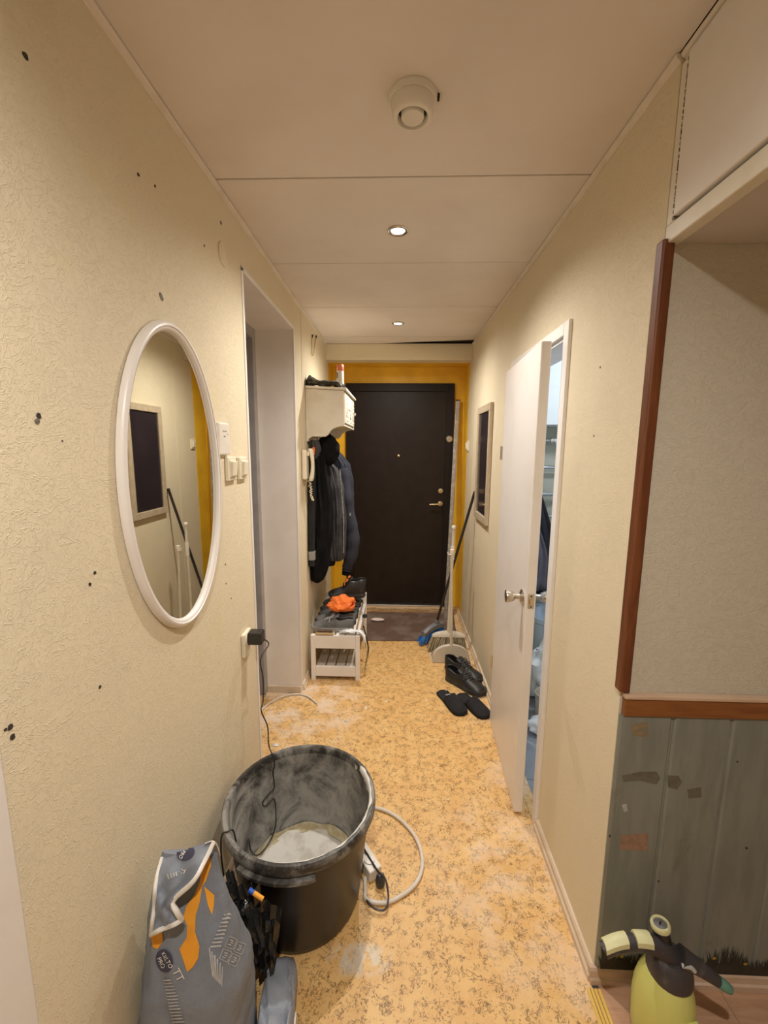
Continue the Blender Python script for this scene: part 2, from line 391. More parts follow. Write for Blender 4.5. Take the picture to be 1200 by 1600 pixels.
# ceiling: boards with open joints
cl = struct(G().box(-1.0, 2.1, Y0, 4.1, CZ + .012, CZ + .06).build('ceiling', GAPM))
js = [Y0, -.4, 1.4665, 2.0865, 2.7015, 3.375]
for a, b in zip(js, js[1:]):
    G().box(XL + .004, XR - .004 if a > .9 else (XR - .004), a + .003, b - .003, CZ, CZ + .0115).build('ceiling_board', CEIL, cl, bevel=.002, seg=1)
# last board hangs down a little at its right corner, showing a dark slit
g = G(); z = CZ
g.add([(XL + .004, 3.379, z), (XR - .004, 3.379, z), (XR - .004, 3.47, z), (XL + .45, 3.584, z), (XL + .004, 3.584, z),
       (XL + .004, 3.379, z + .011), (XR - .004, 3.379, z + .011), (XR - .004, 3.47, z + .011), (XL + .45, 3.584, z + .011), (XL + .004, 3.584, z + .011)],
      [(0, 1, 2, 3, 4), (9, 8, 7, 6, 5), (0, 5, 6, 1), (1, 6, 7, 2), (2, 7, 8, 3), (3, 8, 9, 4), (4, 9, 5, 0)])
g.build('ceiling_board', CEIL, cl)
G().box(XR + .02, 2.1, Y0, YN, CZ, CZ + .0115).build('ceiling_board', CEIL, cl)
# edge mouldings
def mould(name, xw, sgn, y0, y1, w=.013):
    a = G(); prof = [(0, 0), (w, 0), (w, -.004), (w * .75, -.009), (w * .35, -.012), (.003, -.016), (0, -.016)]
    a.prism([(xw + sgn * p, y0, CZ + q - .002) for p, q in prof], (0, y1 - y0, 0)); return struct(a.build(name, CEIL2))
mould('trim_1', XL, 1, Y0, 3.585); mould('trim_2', XR, -1, YN + .0, 3.585); mould('trim_3', XR + .012, -1, Y0, YN - .002, .016)

# overhead cupboard above the niche
oc = thing('overhead_cupboard', 'white built-in overhead cupboard above the papered niche', 'cupboard', (1.2, .3, 2.01))
G().box(XR + .004, 1.95, Y0 + .01, YN - .002, 2.012, 2.03).build('bottom_panel', M('cupboard underside', (.62, .56, .52), .5, var=((.57, .51, .47), 4, .4, .7)), oc)
G().box(XR, XR + .03, Y0 + .01, YN - .001, 2.008, 2.047).build('lower_rail', OFFW, oc, bevel=.003)
G().box(XR + .001, XR + .03, YN - .028, YN - .001, 2.047, 2.366).build('side_post', OFFW, oc, bevel=.002)
dr = G().box(XR - .006, XR + .012, -.30, YN - .034, 2.053, 2.366).build('door', WHITE, oc, bevel=.003)
G().box(XR + .012, XR + .014, -.31, YN - .027, 2.046, 2.37).build('shadow_gap', GAPM, oc)
dr2 = G().box(XR - .006, XR + .012, Y0 + .02, -.306, 2.053, 2.366).build('door', WHITE, oc, bevel=.003)
# ragged plaster edge beside the cupboard post
g = G()
for k in range(26):
    zz = 2.05 + k * .0122; ww = .004 + .005 * random.random()
    g.box(XR - .0015, XR + .001, YN - .030 - ww, YN - .024, zz, zz + .012 * random.uniform(.5, 1))
g.build('torn_edge', M('torn plaster', (.40, .36, .30), .9, var=((.10, .09, .07), 90, .45, .55)), oc)

# niche woodwork
struct(G().box(XR - .010, XR + .017, YN - .016, YN + .014, .922, 2.018).build('trim_4', REDWOOD, bevel=.004))
struct(G().box(XR + .006, 2.0, YN - .016, YN, .855, .905).build('trim_5', RAILW, bevel=.003))
struct(G().box(XR + .004, 2.0, YN - .020, YN, .905, .917).build('trim_6', M('rail cap', (.62, .44, .31), .5, var=((.55, .38, .26), 10, .4, .7)), bevel=.003))
wn = bpy.data.objects['wall_niche']
xs = [XR + .0015, .741, .893, 1.045, 1.197, 1.349, 1.501, 1.653, 1.805, 1.957]
for a, b in zip(xs, xs[1:]):
    g = G(); g.prism([(a, YN - .001, .045), (a, YN - .005, .045), (a + .005, YN - .010, .045), (b - .011, YN - .010, .045), (b - .006, YN - .005, .045), (b - .0008, YN - .005, .045), (b - .0008, YN - .001, .045)], (0, 0, .81))
    g.build('plank', WAINS, wn)
PXN = YN - .0105
def flatpatch(name, pts, mat, parent, y):
    g = G(); g.prism([atY(u, v, y) for u, v in pts], (0, .0008, 0)); return g.build(name, mat, parent)
flatpatch('sticker', [(970, 1305), (1013, 1302), (1012, 1330), (968, 1327)], STICK, wn, PXN)
flatpatch('sticker', [(985, 1132), (1012, 1128), (1014, 1152), (990, 1150)], STICK2, wn, PXN)
flatpatch('stain', [(972, 1212), (1000, 1206), (1026, 1206), (1032, 1216), (1026, 1226), (1000, 1220), (974, 1222)], SPLOT, wn, PXN)
flatpatch('stain', [(1044, 1212), (1060, 1212), (1066, 1222), (1058, 1234), (1044, 1230)], SPLOT, wn, PXN)
flatpatch('stain', [(1074, 1234), (1096, 1230), (1096, 1246), (1076, 1248)], SPLOT, wn, PXN)
flatpatch('paint_chip', [(972, 1258), (979, 1256), (981, 1267), (975, 1269)], PRINTG, wn, PXN)
def dot(name, P, nrm, r, mat, parent=None, sy=1.0):
    g = G(); nrm = Vector(nrm).normalized(); r *= .82; x = nrm.orthogonal().normalized(); y = nrm.cross(x); n = 9
    rim = [Vector(P) + nrm * .0012 + (x * math.cos(6.283 * k / n) + y * math.sin(6.283 * k / n) * sy) * r * random.uniform(.75, 1.15) for k in range(n)]
    g.add(rim + [p - nrm * .002 for p in rim], [tuple(range(n))] + [(i, i + n, (i + 1) % n + n, (i + 1) % n) for i in range(n)])
    return g.build(name, mat, parent)
for u, v, rr in ((953, 1306, .0035), (1029, 1377, .003), (1166, 1325, .004), (1152, 1190, .003)):
    dot('screw_hole', atY(u, v, PXN), (0, -1, 0), rr, HOLE, wn)
# painted grass along the foot of the boards
g = G()
for k in range(900):
    x = random.uniform(.612, 1.25); h = random.uniform(.025, .082) * (1 + .30 * math.sin(x * 34)); lean = random.uniform(-.022, .022); wv = random.uniform(.0015, .0035)
    yy = PXN - .0006 - random.random() * .0004
    g.add([(x - wv, yy, .045), (x + wv, yy, .045), (x + lean * .5 + wv * .7, yy, .045 + h * .6), (x + lean, yy, .045 + h), (x + lean * .5 - wv * .7, yy, .045 + h * .6)], [(0, 1, 2, 3, 4)])
og = g.build('painted_grass', GRASS, wn); og['kind'] = 'stuff'
for x, z in ((.668, .092), (.93, .10), (1.02, .085)):
    g = G(); g.add([(x + .006 * math.cos(a), PXN - .0014, z + .005 * math.sin(a)) for a in [k * 6.283 / 7 for k in range(7)]], [tuple(range(7))]); g.build('painted_flower', YFLW, wn)
# skirting boards
def skirt(name, prof_pts, vec, mat): g = G(); g.prism(prof_pts, vec); return struct(g.build(name, mat))
skirt('baseboard_niche', [(XR - .016, YN - z2, z1) for z2, z1 in ((0, 0), (.022, 0), (.022, .018), (.017, .022), (.015, .040), (.010, .046), (0, .046))], (1.42, 0, 0), PINKB)
def skirt_y(name, xw, s, y0, y1, mat, h=.042):
    return skirt(name, [(xw + s * a, y0, b) for a, b in ((0, 0), (.020, 0), (.019, h * .38), (.013, h * .52), (.012, h * .85), (.007, h), (0, h))], (0, y1 - y0, 0), mat)
skirt_y('baseboard_right', XR, -1, YN - .01, 1.556, BASEB); skirt_y('baseboard_right_far', XR, -1, 2.318, 3.92, BASEB)
skirt_y('baseboard_left', XL, 1, .56, LD0 - .01, BASEB); skirt_y('baseboard_left_far', XL, 1, LD1 + .01, 3.92, BASEB)
# floor transition strip
ts = thing('floor_strip', 'yellow ribbed floor transition strip between cork floor and laminate', 'strip', (.585, 0, 0))
G().box(.566, .606, Y0, YN - .03, 0, .0035).build('base_strip', YSTR, ts, bevel=.001, seg=1)
for x in (.5755, .585, .5955): G().box(x - .0014, x + .0014, Y0, YN - .031, .0035, .0045).build('groove', BROWNS, ts)

# ------------------------------------------------------------------ left doorway
d1 = bpy.data.objects.new('door_1', None); COL.objects.link(d1); d1['_org'] = (0., 0., 0.); struct(d1)
REV = M('reveal paint', (.88, .82, .76), .5, var=((.83, .765, .70), 5, .4, .7))
G().box(XL - TH, XL - .003, LD1 - .006, LD1 + .002, 0, LDZ).build('reveal_panel', REV, d1)
G().box(XL - TH, XL - .003, LD0 - .002, LD0 + .006, 0, LDZ).build('reveal_panel', REV, d1)
G().box(XL - TH, XL - .003, LD0, LD1, LDZ - .006, LDZ + .002).build('reveal_panel', REV, d1)
for args in ((LD0 - .010, LD0 + .008, 0, LDZ + .01), (LD1 - .008, LD1 + .012, 0, LDZ + .01), (LD0 - .010, LD1 + .012, LDZ - .006, LDZ + .014)):
    G().box(XL - .004, XL + .004, *args).build('edge_bead', WHITE, d1, bevel=.002)
FX = XL - TH
for (y0, y1, z0, z1) in ((LD1 - .055, LD1, 0, LDZ - .006), (LD0, LD0 + .055, 0, LDZ - .006), (LD0 + .055, LD1 - .055, LDZ - .06, LDZ - .006)):
    G().box(FX - .075, FX + .012, y0, y1, z0, z1).build('door_lining', GREYW, d1, bevel=.003)
    G().box(FX - .12, FX - .075, y0 - .014 if y0 > 2 else y0, y1 + .014 if y1 < 2 else y1, z0, z1).build('door_stop', GREYW, d1, bevel=.003)
dot('screw_hole', (FX - .03, LD1 - .0545, 1.62), (0, -1, 0), .006, HOLE, d1)
G().box(FX - .05, FX - .03, LD1 - .060, LD1 - .055, 2.02, 2.06).build('hinge_remnant', GREYP, d1)
struct(G().box(FX - 1.6, FX - 1.5, LD0 - 1.2, LD1 + 1.2, 0, CZ).build('wall_behind_door', GREYW))
struct(G().box(FX + .012, XL - .002, LD1 - .022, LD1 - .006, 0, .045).build('baseboard_reveal', BASEB, bevel=.003))
# near doorway at the picture's lower left: architrave and a brown leaf
d2 = bpy.data.objects.new('door_2', None); COL.objects.link(d2); d2['_org'] = (0., 0., 0.); struct(d2)
G().box(XL - .004, XL + .014, .487, .552, 0, 2.14).build('architrave', WHITE, d2, bevel=.004)
G().box(XL - .004, XL + .014, -.36, -.295, 0, 2.14).build('architrave', WHITE, d2, bevel=.004)
G().box(XL - .004, XL + .014, -.295, .487, 2.08, 2.14).build('architrave', WHITE, d2, bevel=.004)
G().box(XL - .06, XL - .012, -.30, .548, 0, 2.1).build('door_leaf', BROWND, d2)

# ------------------------------------------------------------------ bathroom doorway, leaf ajar
d3 = bpy.data.objects.new('door_3', None); COL.objects.link(d3); d3['_org'] = (0., 0., 0.); struct(d3)
AO = XR - .013
for a in ((1.557, RD0, 0, 1.997), (RD1, 2.316, 0, 1.997), (RD0, RD1, RDZ, 1.997)):
    G().box(AO, XR + .002, *a).build('architrave', WHITE, d3, bevel=.003)
for a in ((RD0 - .002, RD0 + .012, 0, RDZ), (RD1 - .012, RD1 + .002, 0, RDZ), (RD0, RD1, RDZ - .012, RDZ + .002)):
    G().box(XR, XR + .122, *a).build('jamb_lining', WHITE, d3)
HX, HY = XR - .012, RD1 - .006
leaf = thing('bathroom_door', 'white flush bathroom door standing slightly ajar with steel knob', 'door', (HX, HY, 0))
leaf['_org'] = (0., 0., 0.); leaf.location = (HX, HY, 0)
LW = .640
G().box(-.038, 0, -LW, -.004, .010, 1.938).build('door_panel', WHITE, leaf, bevel=.005)
lz = .955
def knob(sx):
    pr = [(0, .0), (.030, 0), (.031, .004), (.024, .009), (.012, .012), (.011, .030), (.018, .036), (.0245, .050), (.0265, .062), (.025, .068), (0, .069)]
    mt = RY(90 * sx); kb = G().lathe(pr, ((-.038 if sx < 0 else 0), -LW + .055, lz), 24, mt); return kb.build('knob', STEEL, leaf, smooth=40)
knob(-1); knob(1)
lp = G().box(-.031, -.007, -LW - .0015, -LW + .001, lz - .030, lz + .030).build('latch_plate', STEEL, leaf)
G().box(-.026, -.013, -LW - .008, -LW, lz - .010, lz + .010).build('latch_bolt', BRASS, lp, bevel=.002)
dot('screw', (-.019, -LW - .0018, lz + .022), (0, -1, 0), .004, HOLE, lp); dot('screw', (-.019, -LW - .0018, lz - .022), (0, -1, 0), .004, HOLE, lp)
for z in (.36, 1.53):
    G().tube([(-.042, -.001, z - .035), (-.042, -.001, z + .035)], .006, 10).build('hinge', STEEL, leaf, smooth=40)
leaf.rotation_euler = (0, 0, -math.radians(3.0))

# ------------------------------------------------------------------ bathroom seen through the gap
BX0, BX1, BY0, BY1 = XR + .12, 1.75, 1.18, 2.95
struct(G().box(BX1, BX1 + .08, BY0, BY1 + .08, 0, 2.45).build('wall_bath_side', BATHW))
struct(G().box(BX0, BX1, BY1, BY1 + .08, 0, 2.45).build('wall_bath_end', BATHW))
struct(G().box(BX0, BX1, BY0 - .02, BY0, 0, 2.45).build('wall_bath_near', BATHW))
bc = struct(G().box(BX0, BX1, BY0, BY1, 2.36, 2.42).build('ceiling_bath', BATHW))
bw = bpy.data.objects['wall_bath_end']
for i in range(5):
    for j in range(9):
        G().box(BX0 + .005 + i * .2, BX0 + .2 + i * .2, BY1 - .007, BY1, .006 + j * .2, .2 + j * .2).build('tile', TILEW, bw, bevel=.0015, seg=1)
fb = struct(G().box(.585, BX1, 1.07, BY1, -.05, -.008).build('floor_bath', GROUT))
for i in range(4):
    for j in range(6):
        x0 = XR + .03 + i * .3; y0 = 1.22 + j * .3
        G().box(x0, min(x0 + .297, BX1), y0, min(y0 + .297, BY1), -.008, 0).build('tile', TILEF, fb, bevel=.001, seg=1)
struct(G().box(XR - .012, XR + .03, RD0 + .012, RD1 - .012, -.02, .003).build('threshold_bath', CORK))
cab = thing('wall_cabinet', 'white bathroom wall cabinet above the chrome towel rails', 'cabinet', (1.05, 2.86, 1.70))
G().box(.86, 1.32, 2.75, BY1 - .008, 1.70, 2.25).build('body', BATHW, cab, bevel=.004)
G().box(.862, 1.088, 2.735, 2.75, 1.703, 2.247).build('door', BATHW, cab, bevel=.003); G().box(1.092, 1.318, 2.735, 2.75, 1.703, 2.247).build('door', BATHW, cab, bevel=.003)
tr = thing('towel_rail', 'chrome towel rail with horizontal bars on bathroom tiles', 'towel rail', (1.05, 2.9, 1.1))
for z in (1.61, 1.43, 1.25, 1.10): G().tube([(.80, 2.89, z), (1.38, 2.89, z)], .012, 12).build('rail', CHROME, tr, smooth=40)
for x in (.80, 1.38):
    G().tube([(x, 2.89, 1.02), (x, 2.89, 1.68)], .014, 12).build('upright', CHROME, tr, smooth=40)
    G().tube([(x, 2.89, 1.60), (x, BY1, 1.60)], .008, 10).build('bracket', CHROME, tr, smooth=40)
G().lathe([(0, 0), (.022, 0), (.022, .012), (.012, .02), (0, .02)], (1.03, 2.876, 1.61), 16, RX(90)).build('rosette', CHROME, tr, smooth=40)
def towel(name, label, x0, x1, ztop, zbot, y, mat, amp):
    rows = []
    for i in range(14):
        t = i / 13; z = ztop + (zbot - ztop) * t; ww = .12 + .88 * min(1, t * 1.7) ** .7
        rows.append([Vector(((x0 + (x1 - x0) * .12) + (x1 - x0) * .88 * ww * (j / 17 - .0), y + amp * math.sin(j * 1.3 + t * 2) * (0.4 + t), z)) for j in range(18)])
    return tag(G().loft(rows, False, False).build(name, mat, smooth=60, solid=.008), label, 'towel')
towel('towel', 'dark navy towel hanging from a chrome rail beyond the ajar door', .80, 1.075, 1.425, .56, 2.845, TOWEL, .012)
towel('towel', 'mauve grey towel hanging beside the dark navy towel', .80, 1.012, 1.20, .60, 2.80, TOWEL2, .010)
def blobmesh(c, r, amp, sc, seed, sub=3, ridged=False, zmin=None, zp=None):
    bm = bmesh.new(); bmesh.ops.create_icosphere(bm, subdivisions=sub, radius=1)
    g = G()
    for v in bm.verts:
        p = v.co.copy(); q = p * sc + Vector((seed, seed * 1.7, -seed))
        n = noise.fractal(q, 1, 2, 4)
        if ridged: n = (1 - 2 * abs(n)) * .7
        p *= 1 + amp * n
        p = Vector((p.x * r[0], p.y * r[1], p.z * r[2])) + Vector(c)
        if zmin is not None and p.z < zmin: p.z = zmin + (p.z - zmin) * .02
        g.v.append(p)
    bm.verts.index_update(); g.f = [tuple(v.index for v in f.verts) for f in bm.faces]; bm.free(); return g
G_b = thing('laundry_basket', 'pale blue plastic laundry box standing in the bathroom', 'box', (.99, 2.62, 0))
G().lathe([(.13, 0), (.14, .02), (.165, .42), (.175, .43), (.175, .45), (.16, .45), (.155, .42), (.13, .03), (0, .03)], (1.06, 2.75, 0), 28).build('body', LBLUE, G_b, smooth=40)
G().lathe([(.172, .452), (.178, .452), (.178, .462), (.172, .462)], (1.06, 2.75, 0), 28).build('rim', LBLUE, G_b, smooth=40)
pb = thing('plastic_sack', 'white plastic sack with blue print in the bathroom', 'sack', (.93, 2.48, 0))
sk = blobmesh((.93, 2.47, .185), (.11, .10, .19), .35, 2.2, 5.2, 4, zmin=0)
sk.build('film', FILMW, pb, smooth=50)
bvh = BVHTree.FromPolygons([tuple(p) for p in sk.v], sk.f)
def cast(bv, u, v, off=.0012):
    h = bv.ray_cast(EYE, ray(u, v).normalized())
    if h[0] is None: return None
    n = h[1]; n = n if n.dot(ray(u, v)) < 0 else -n
    return h[0] + n * off - ray(u, v).normalized() * off * .5
def decal(bv, poly, off=.0012, step=4.0):
    """fill a pixel polygon with a small grid cast onto a surface"""
    xs = [p[0] for p in poly]; ys = [p[1] for p in poly]; g = G(); idx = {}
    def inside(x, y):
        c = False
        for (x1, y1), (x2, y2) in zip(poly, poly[1:] + poly[:1]):
            if (y1 > y) != (y2 > y) and x < (x2 - x1) * (y - y1) / (y2 - y1) + x1: c = not c
        return c
    bm = bmesh.new(); vs = [bm.verts.new((x, y, 0)) for x, y in poly]; bm.faces.new(vs)
    x = min(xs) + step
    while x < max(xs): 
        bmesh.ops.bisect_plane(bm, geom=bm.verts[:] + bm.edges[:] + bm.faces[:], plane_co=(x, 0, 0), plane_no=(1, 0, 0)); x += step
    y = min(ys) + step
    while y < max(ys):
        bmesh.ops.bisect_plane(bm, geom=bm.verts[:] + bm.edges[:] + bm.faces[:], plane_co=(0, y, 0), plane_no=(0, 1, 0)); y += step
    bm.verts.index_update(); ok = {}
    for v in bm.verts:
        P = cast(bv, v.co.x, v.co.y, off)
        if P is not None: ok[v.index] = len(g.v); g.v.append(P)
    for f in bm.faces:
        if all(v.index in ok for v in f.verts): g.f.append(tuple(ok[v.index] for v in f.verts))
    bm.free(); return g
g = decal(bvh, [(834, 985), (843, 982), (845, 1000), (841, 1018), (834, 1012)], .002)
if g.f: g.build('blue_print', BLUEP, pb)
tag(G().lathe([(.045, 0), (.055, .01), (.062, .15), (.066, .16), (.062, .165), (.055, .15), (.045, .02), (0, .02)], (.872, 2.285, 0), 24).build('waste_bin', BEIGEP, smooth=40), 'grey beige waste bin on the bathroom floor', 'bin')
tag(blobmesh((.83, 2.16, .045), (.10, .06, .05), .3, 2.4, 9.1, 3, zmin=0).build('crumpled_bag', FILMW, smooth=60), 'crumpled white plastic bag on grey bathroom tiles', 'bag')
bl = thing('bathroom_ceiling_lamp', 'round white ceiling lamp in the bathroom', 'lamp', (1.25, 2.1, 2.36))
G().lathe([(0, 2.31), (.10, 2.315), (.12, 2.335), (.12, 2.36)], (1.25, 2.1, 0), 28).build('diffuser', emis('lit opal glass', (.86, .93, 1), 4), bl, smooth=40)
ld = bpy.data.lights.new('bathroom_light', 'AREA'); ld.shape = 'DISK'; ld.size = .22; ld.energy = BATH_W; ld.color = (.88, .95, 1.0)
lo = bpy.data.objects.new('bathroom_light', ld); COL.objects.link(lo); lo.parent = bl; lo.location = (0, 0, -.06)

# ------------------------------------------------------------------ entrance door
ed = bpy.data.objects.new('door_4', None); COL.objects.link(ed); ed['_org'] = (0., 0., 0.); struct(ed)
FY = 3.90
for a in ((DX0, DX0 + .07, .0, DZ), (DX1 - .07, DX1, .0, DZ), (DX0 + .07, DX1 - .07, DZ - .07, DZ)):
    G().box(a[0], a[1], FY, FY + .07, a[2], a[3]).build('frame', DOORF, ed, bevel=.003)
dl = thing('entrance_door', 'dark brown steel entrance door with peephole in yellow surround', 'door', (.0, FY + .02, .06))
G().box(DX0 + .062, DX1 - .062, FY + .012, FY + .06, .062, DZ - .062).build('door_panel', DOORB, dl, bevel=.004)
def disc(c, prof, n=22): return G().lathe(prof, c, n, RX(90))
ly = FY + .012
pp = disc((.006, ly, 1.483), [(0, .008), (.007, .008), (.012, .005), (.013, 0)]).build('peephole', BRASS, dl, smooth=40)
rl = disc((.463, FY, 1.637), [(0, .022), (.012, .022), (.014, .014), (.022, .014), (.030, .008), (.031, 0)]).build('rim_lock', STEEL, dl, smooth=30)
disc((.463, FY - .0225, 1.637), [(0, .001), (.004, .001), (.004, 0)], 10).build('keyhole', HOLE, rl)
lk = disc((.397, ly, 1.165), [(0, .012), (.010, .012), (.022, .010), (.025, 0)]).build('lock_rose', BRASS, dl, smooth=40)
G().box(.3955, .3985, ly - .022, ly - .010, 1.150, 1.180).build('thumb_turn', BRASS, lk, bevel=.001)
hd = disc((.397, ly, 1.046), [(0, .012), (.010, .012), (.022, .010), (.026, 0)]).build('handle_rose', BRASS, dl, smooth=40)
G().tube(smooth_path([(.397, ly - .008, 1.046), (.397, ly - .042, 1.046), (.385, ly - .05, 1.046), (.35, ly - .05, 1.044), (.295, ly - .048, 1.042)], 4), [.009] * 8 + [.008] * 6 + [.0075] * 3, 10).build('lever', BRASS, hd, smooth=50)
struct(G().box(DX0 + .05, DX1 - .05, FY - .012, FY + .04, .045, .062).build('threshold_plate', STEEL, bevel=.004))
struct(G().box(XL + .01, XR - .01, FY - .045, FY + .06, 0, .046).build('threshold', SILLW, bevel=.006))
# door mat
g = G(); c = [(-.255, 3.235), (.50, 3.26), (.545, 3.845), (-.275, 3.835)]
ring = []
n = 14
for (a, b) in zip(c, c[1:] + c[:1]):
    for k in range(n): t = k / n; ring.append(Vector((a[0] + (b[0] - a[0]) * t + random.uniform(-.003, .003), a[1] + (b[1] - a[1]) * t + random.uniform(-.003, .003), 0)))
g.prism([p + Vector((0, 0, .0006)) for p in ring], (0, 0, .0085))
tag(g.build('door_mat', MATM, bevel=.002, seg=1), 'brown rectangular door mat before the entrance door', 'mat')
sp = blobmesh(atZ(590, 968, .024), (.062, .026, .0135), .12, 2, 3, 3)
tag(sp.build('sponge', SOAP, smooth=60), 'small pale pink sponge lying on the brown mat', 'sponge')

# ------------------------------------------------------------------ ceiling lamps and detector
def spot(y, label, watts, ang=156, blend=1.0):
    r = thing('ceiling_spotlight', label, 'spotlight', (-.01, y, CZ))
    G().lathe([(.0255, 0), (.040, 0), (.041, -.003), (.037, -.006), (.030, -.006), (.0265, -.002)], (-.01, y, CZ), 32).build('bezel', STEEL, r, smooth=40)
    G().lathe([(0, -.0035), (.015, -.004), (.0268, -.0015)], (-.01, y, CZ), 28).build('lamp_face', BULB, r, smooth=60)
    ld = bpy.data.lights.new('spot_light', 'SPOT'); ld.energy = watts; ld.color = WARM; ld.spot_size = math.radians(ang); ld.spot_blend = blend
    ld.shadow_soft_size = .026
    o = bpy.data.objects.new('spot_light', ld); COL.objects.link(o); o.parent = r; o.location = (0, 0, -.012)
spot(1.792, 'lit recessed ceiling spotlight next to the smoke detector board', SPOT_W)
spot(3.027, 'lit recessed ceiling spotlight by the entrance door', SPOT_W * 1.08, 166)
spot(-.02, 'recessed ceiling spotlight over the hall near the niche', REAR_W, 168, .85)
sd = thing('smoke_detector', 'round white smoke detector on the ceiling', 'smoke detector', (.026, 1.16, CZ))
c = (.026, 1.16, CZ)
G().lathe([(0, 0), (.0585, 0), (.0595, -.004), (.058, -.013), (.0, -.013)], c, 40).build('base_plate', WPLAST, sd, smooth=40)
G().lathe([(.0515, -.013), (.052, -.016), (.0505, -.036), (.048, -.043), (.044, -.046), (.0375, -.0465), (.0355, -.042), (.0345, -.030), (.0, -.030)], c, 40).build('housing', WPLAST, sd, smooth=40)
G().lathe([(.0275, -.030), (.028, -.044), (.0262, -.047), (0, -.0475)], c, 32).build('test_button', WPLAST, sd, smooth=40)
G().lathe([(.028, -.0315), (.0344, -.0315)], c, 32).build('sounder_slot', GAPM, sd)
G().box(.026 + .056, .026 + .064, 1.150, 1.162, CZ - .010, CZ).build('release_tab', GAPM, sd)

# ------------------------------------------------------------------ oval mirror
mc = Vector((XL, 1.132, 1.459)); ma, mb = .252, .408
mr = thing('oval_mirror', 'oval wall mirror with white moulded frame', 'mirror', (XL, 1.132, 1.05))
prof = [(0, .002), (0, .010), (-.003, .016), (-.007, .0195), (-.012, .020), (-.0145, .017), (-.018, .017), (-.022, .014), (-.025, .009), (-.025, .004)]
n = 96; rings = []
for k in range(n + 1):
    a = 2 * math.pi * k / n; nn = Vector((0, math.cos(a) / ma, math.sin(a) / mb)).normalized()
    rings.append([mc + Vector((hh, ma * math.cos(a), mb * math.sin(a))) + nn * off for off, hh in prof])
G().loft(rings, False).build('frame', WHITE, mr, smooth=50)
g = G(); g.add([mc + Vector((.0065, (ma - .023) * math.cos(2 * math.pi * k / n), (mb - .023) * math.sin(2 * math.pi * k / n))) for k in range(n)], [tuple(range(n))])
g.build('glass', MIRR, mr)
g = G(); g.add([mc + Vector((.0015, (ma - .004) * math.cos(2 * math.pi * k / n), (mb - .004) * math.sin(2 * math.pi * k / n))) for k in range(n)], [tuple(range(n))]); g.build('backing', BROWND, mr)

# ------------------------------------------------------------------ switches, socket, plates on the left wall
def switch(label, yc, zc, x, s, w=.078, h=.084, mat=CREAMP, tilt=5):
    r = thing('light_switch', label, 'switch', (x, yc, zc))
    G().box(x, x + s * .013, yc - w / 2, yc + w / 2, zc - h / 2, zc + h / 2).build('plate', mat, r, bevel=.004, seg=3)
    G().box(x + s * .012, x + s * .0155, yc - w * .36, yc + w * .36, zc - h * .36, zc + h * .36).build('inner_frame', mat, r, bevel=.002)
    G().box(x + s * .013, x + s * .023, yc - w * .27, yc + w * .27, zc - h * .31, zc + h * .31, RY(tilt * s)).build('rocker', mat, r, bevel=.002)
switch('cream light switch beside the white door edge', 1.602, 1.472, XL, 1)
switch('cream light switch half hidden by the oval mirror', 1.492, 1.475, XL, 1)
switch('small cream switch by the yellow door surround', 3.655, 1.575, XR, -1, .075, .085)
# white thermostat card above the mirror side switch
tcard = thing('wall_control', 'white flat wall control unit above the half hidden switch', 'control unit', (XL, 1.445, 1.58))
G().box(XL, XL + .012, 1.395, 1.482, 1.523, 1.632).build('body', WPLAST, tcard, bevel=.006, seg=3)
for yy, zz, ww in ((1.425, 1.602, .012), (1.445, 1.602, .010), (1.460, 1.592, .006), (1.430, 1.585, .014)):
    G().box(XL + .0122, XL + .0127, yy, yy + ww, zz, zz + .003).build('print_mark', GREYP, tcard)
bp = thing('blank_plate', 'round papered-over blank plate high on the left wall', 'plate', (XL, 1.523, 2.19))
G().lathe([(0, .005), (.030, .005), (.037, .003), (.038, 0)], (XL, 1.523, 2.195), 28, RY(90)).build('cover', M('blank plate paint', (.78, .69, .49), .6, var=((.74, .65, .45), 20, .4, .6)), bp, smooth=40)
so = thing('wall_socket', 'white wall socket low beside the left doorway', 'socket', (XL, 1.565, .78))
G().box(XL, XL + .014, 1.527, 1.605, .735, .83).build('plate', CREAMP, so, bevel=.004, seg=3)
G().lathe([(.030, .014), (.032, .019), (.028, .020), (.024, .018), (0, .018)], (XL, 1.566, .80), 28, RY(90)).build('ring', CREAMP, so, smooth=40)
pl = thing('plug_adapter', 'black mains adapter in the low wall socket with thin cable', 'adapter', (XL + .02, 1.566, .80))
G().box(XL + .019, XL + .075, 1.543, 1.590, .782, .832).build('body', BLACKP, pl, bevel=.005, seg=3)
# screw holes, plugs and a stain on the walls
for u, v, rr in ((39, 87, .0065), (216, 273, .005), (242, 291, .004), (319, 384, .004), (60, 650, .006), (352, 882, .004), (353, 912, .004), (148, 895, .0042), (140, 913, .0042), (156, 1073, .005), (16, 1136, .0058), (19, 1152, .0058), (97, 689, .002), (361, 935, .003), (8, 1140, .003)):
    dot('screw_hole', atX(u, v, XL), (1, 0, 0), rr, HOLE, wl)
dot('wall_plug', atX(58, 658, XL), (1, 0, 0), .006, ANCH, wl); dot('wall_plug', atX(252, 464, XL), (1, 0, 0), .008, ANCH, wl, 1.6); dot('wall_plug', atX(345, 348, XL), (1, 0, 0), .008, ANCH, wl)
for u, v in ((938, 574), (928, 681), (846, 600)): dot('wall_plug', atX(u, v, XR), (-1, 0, 0), .004, ANCH, wr)
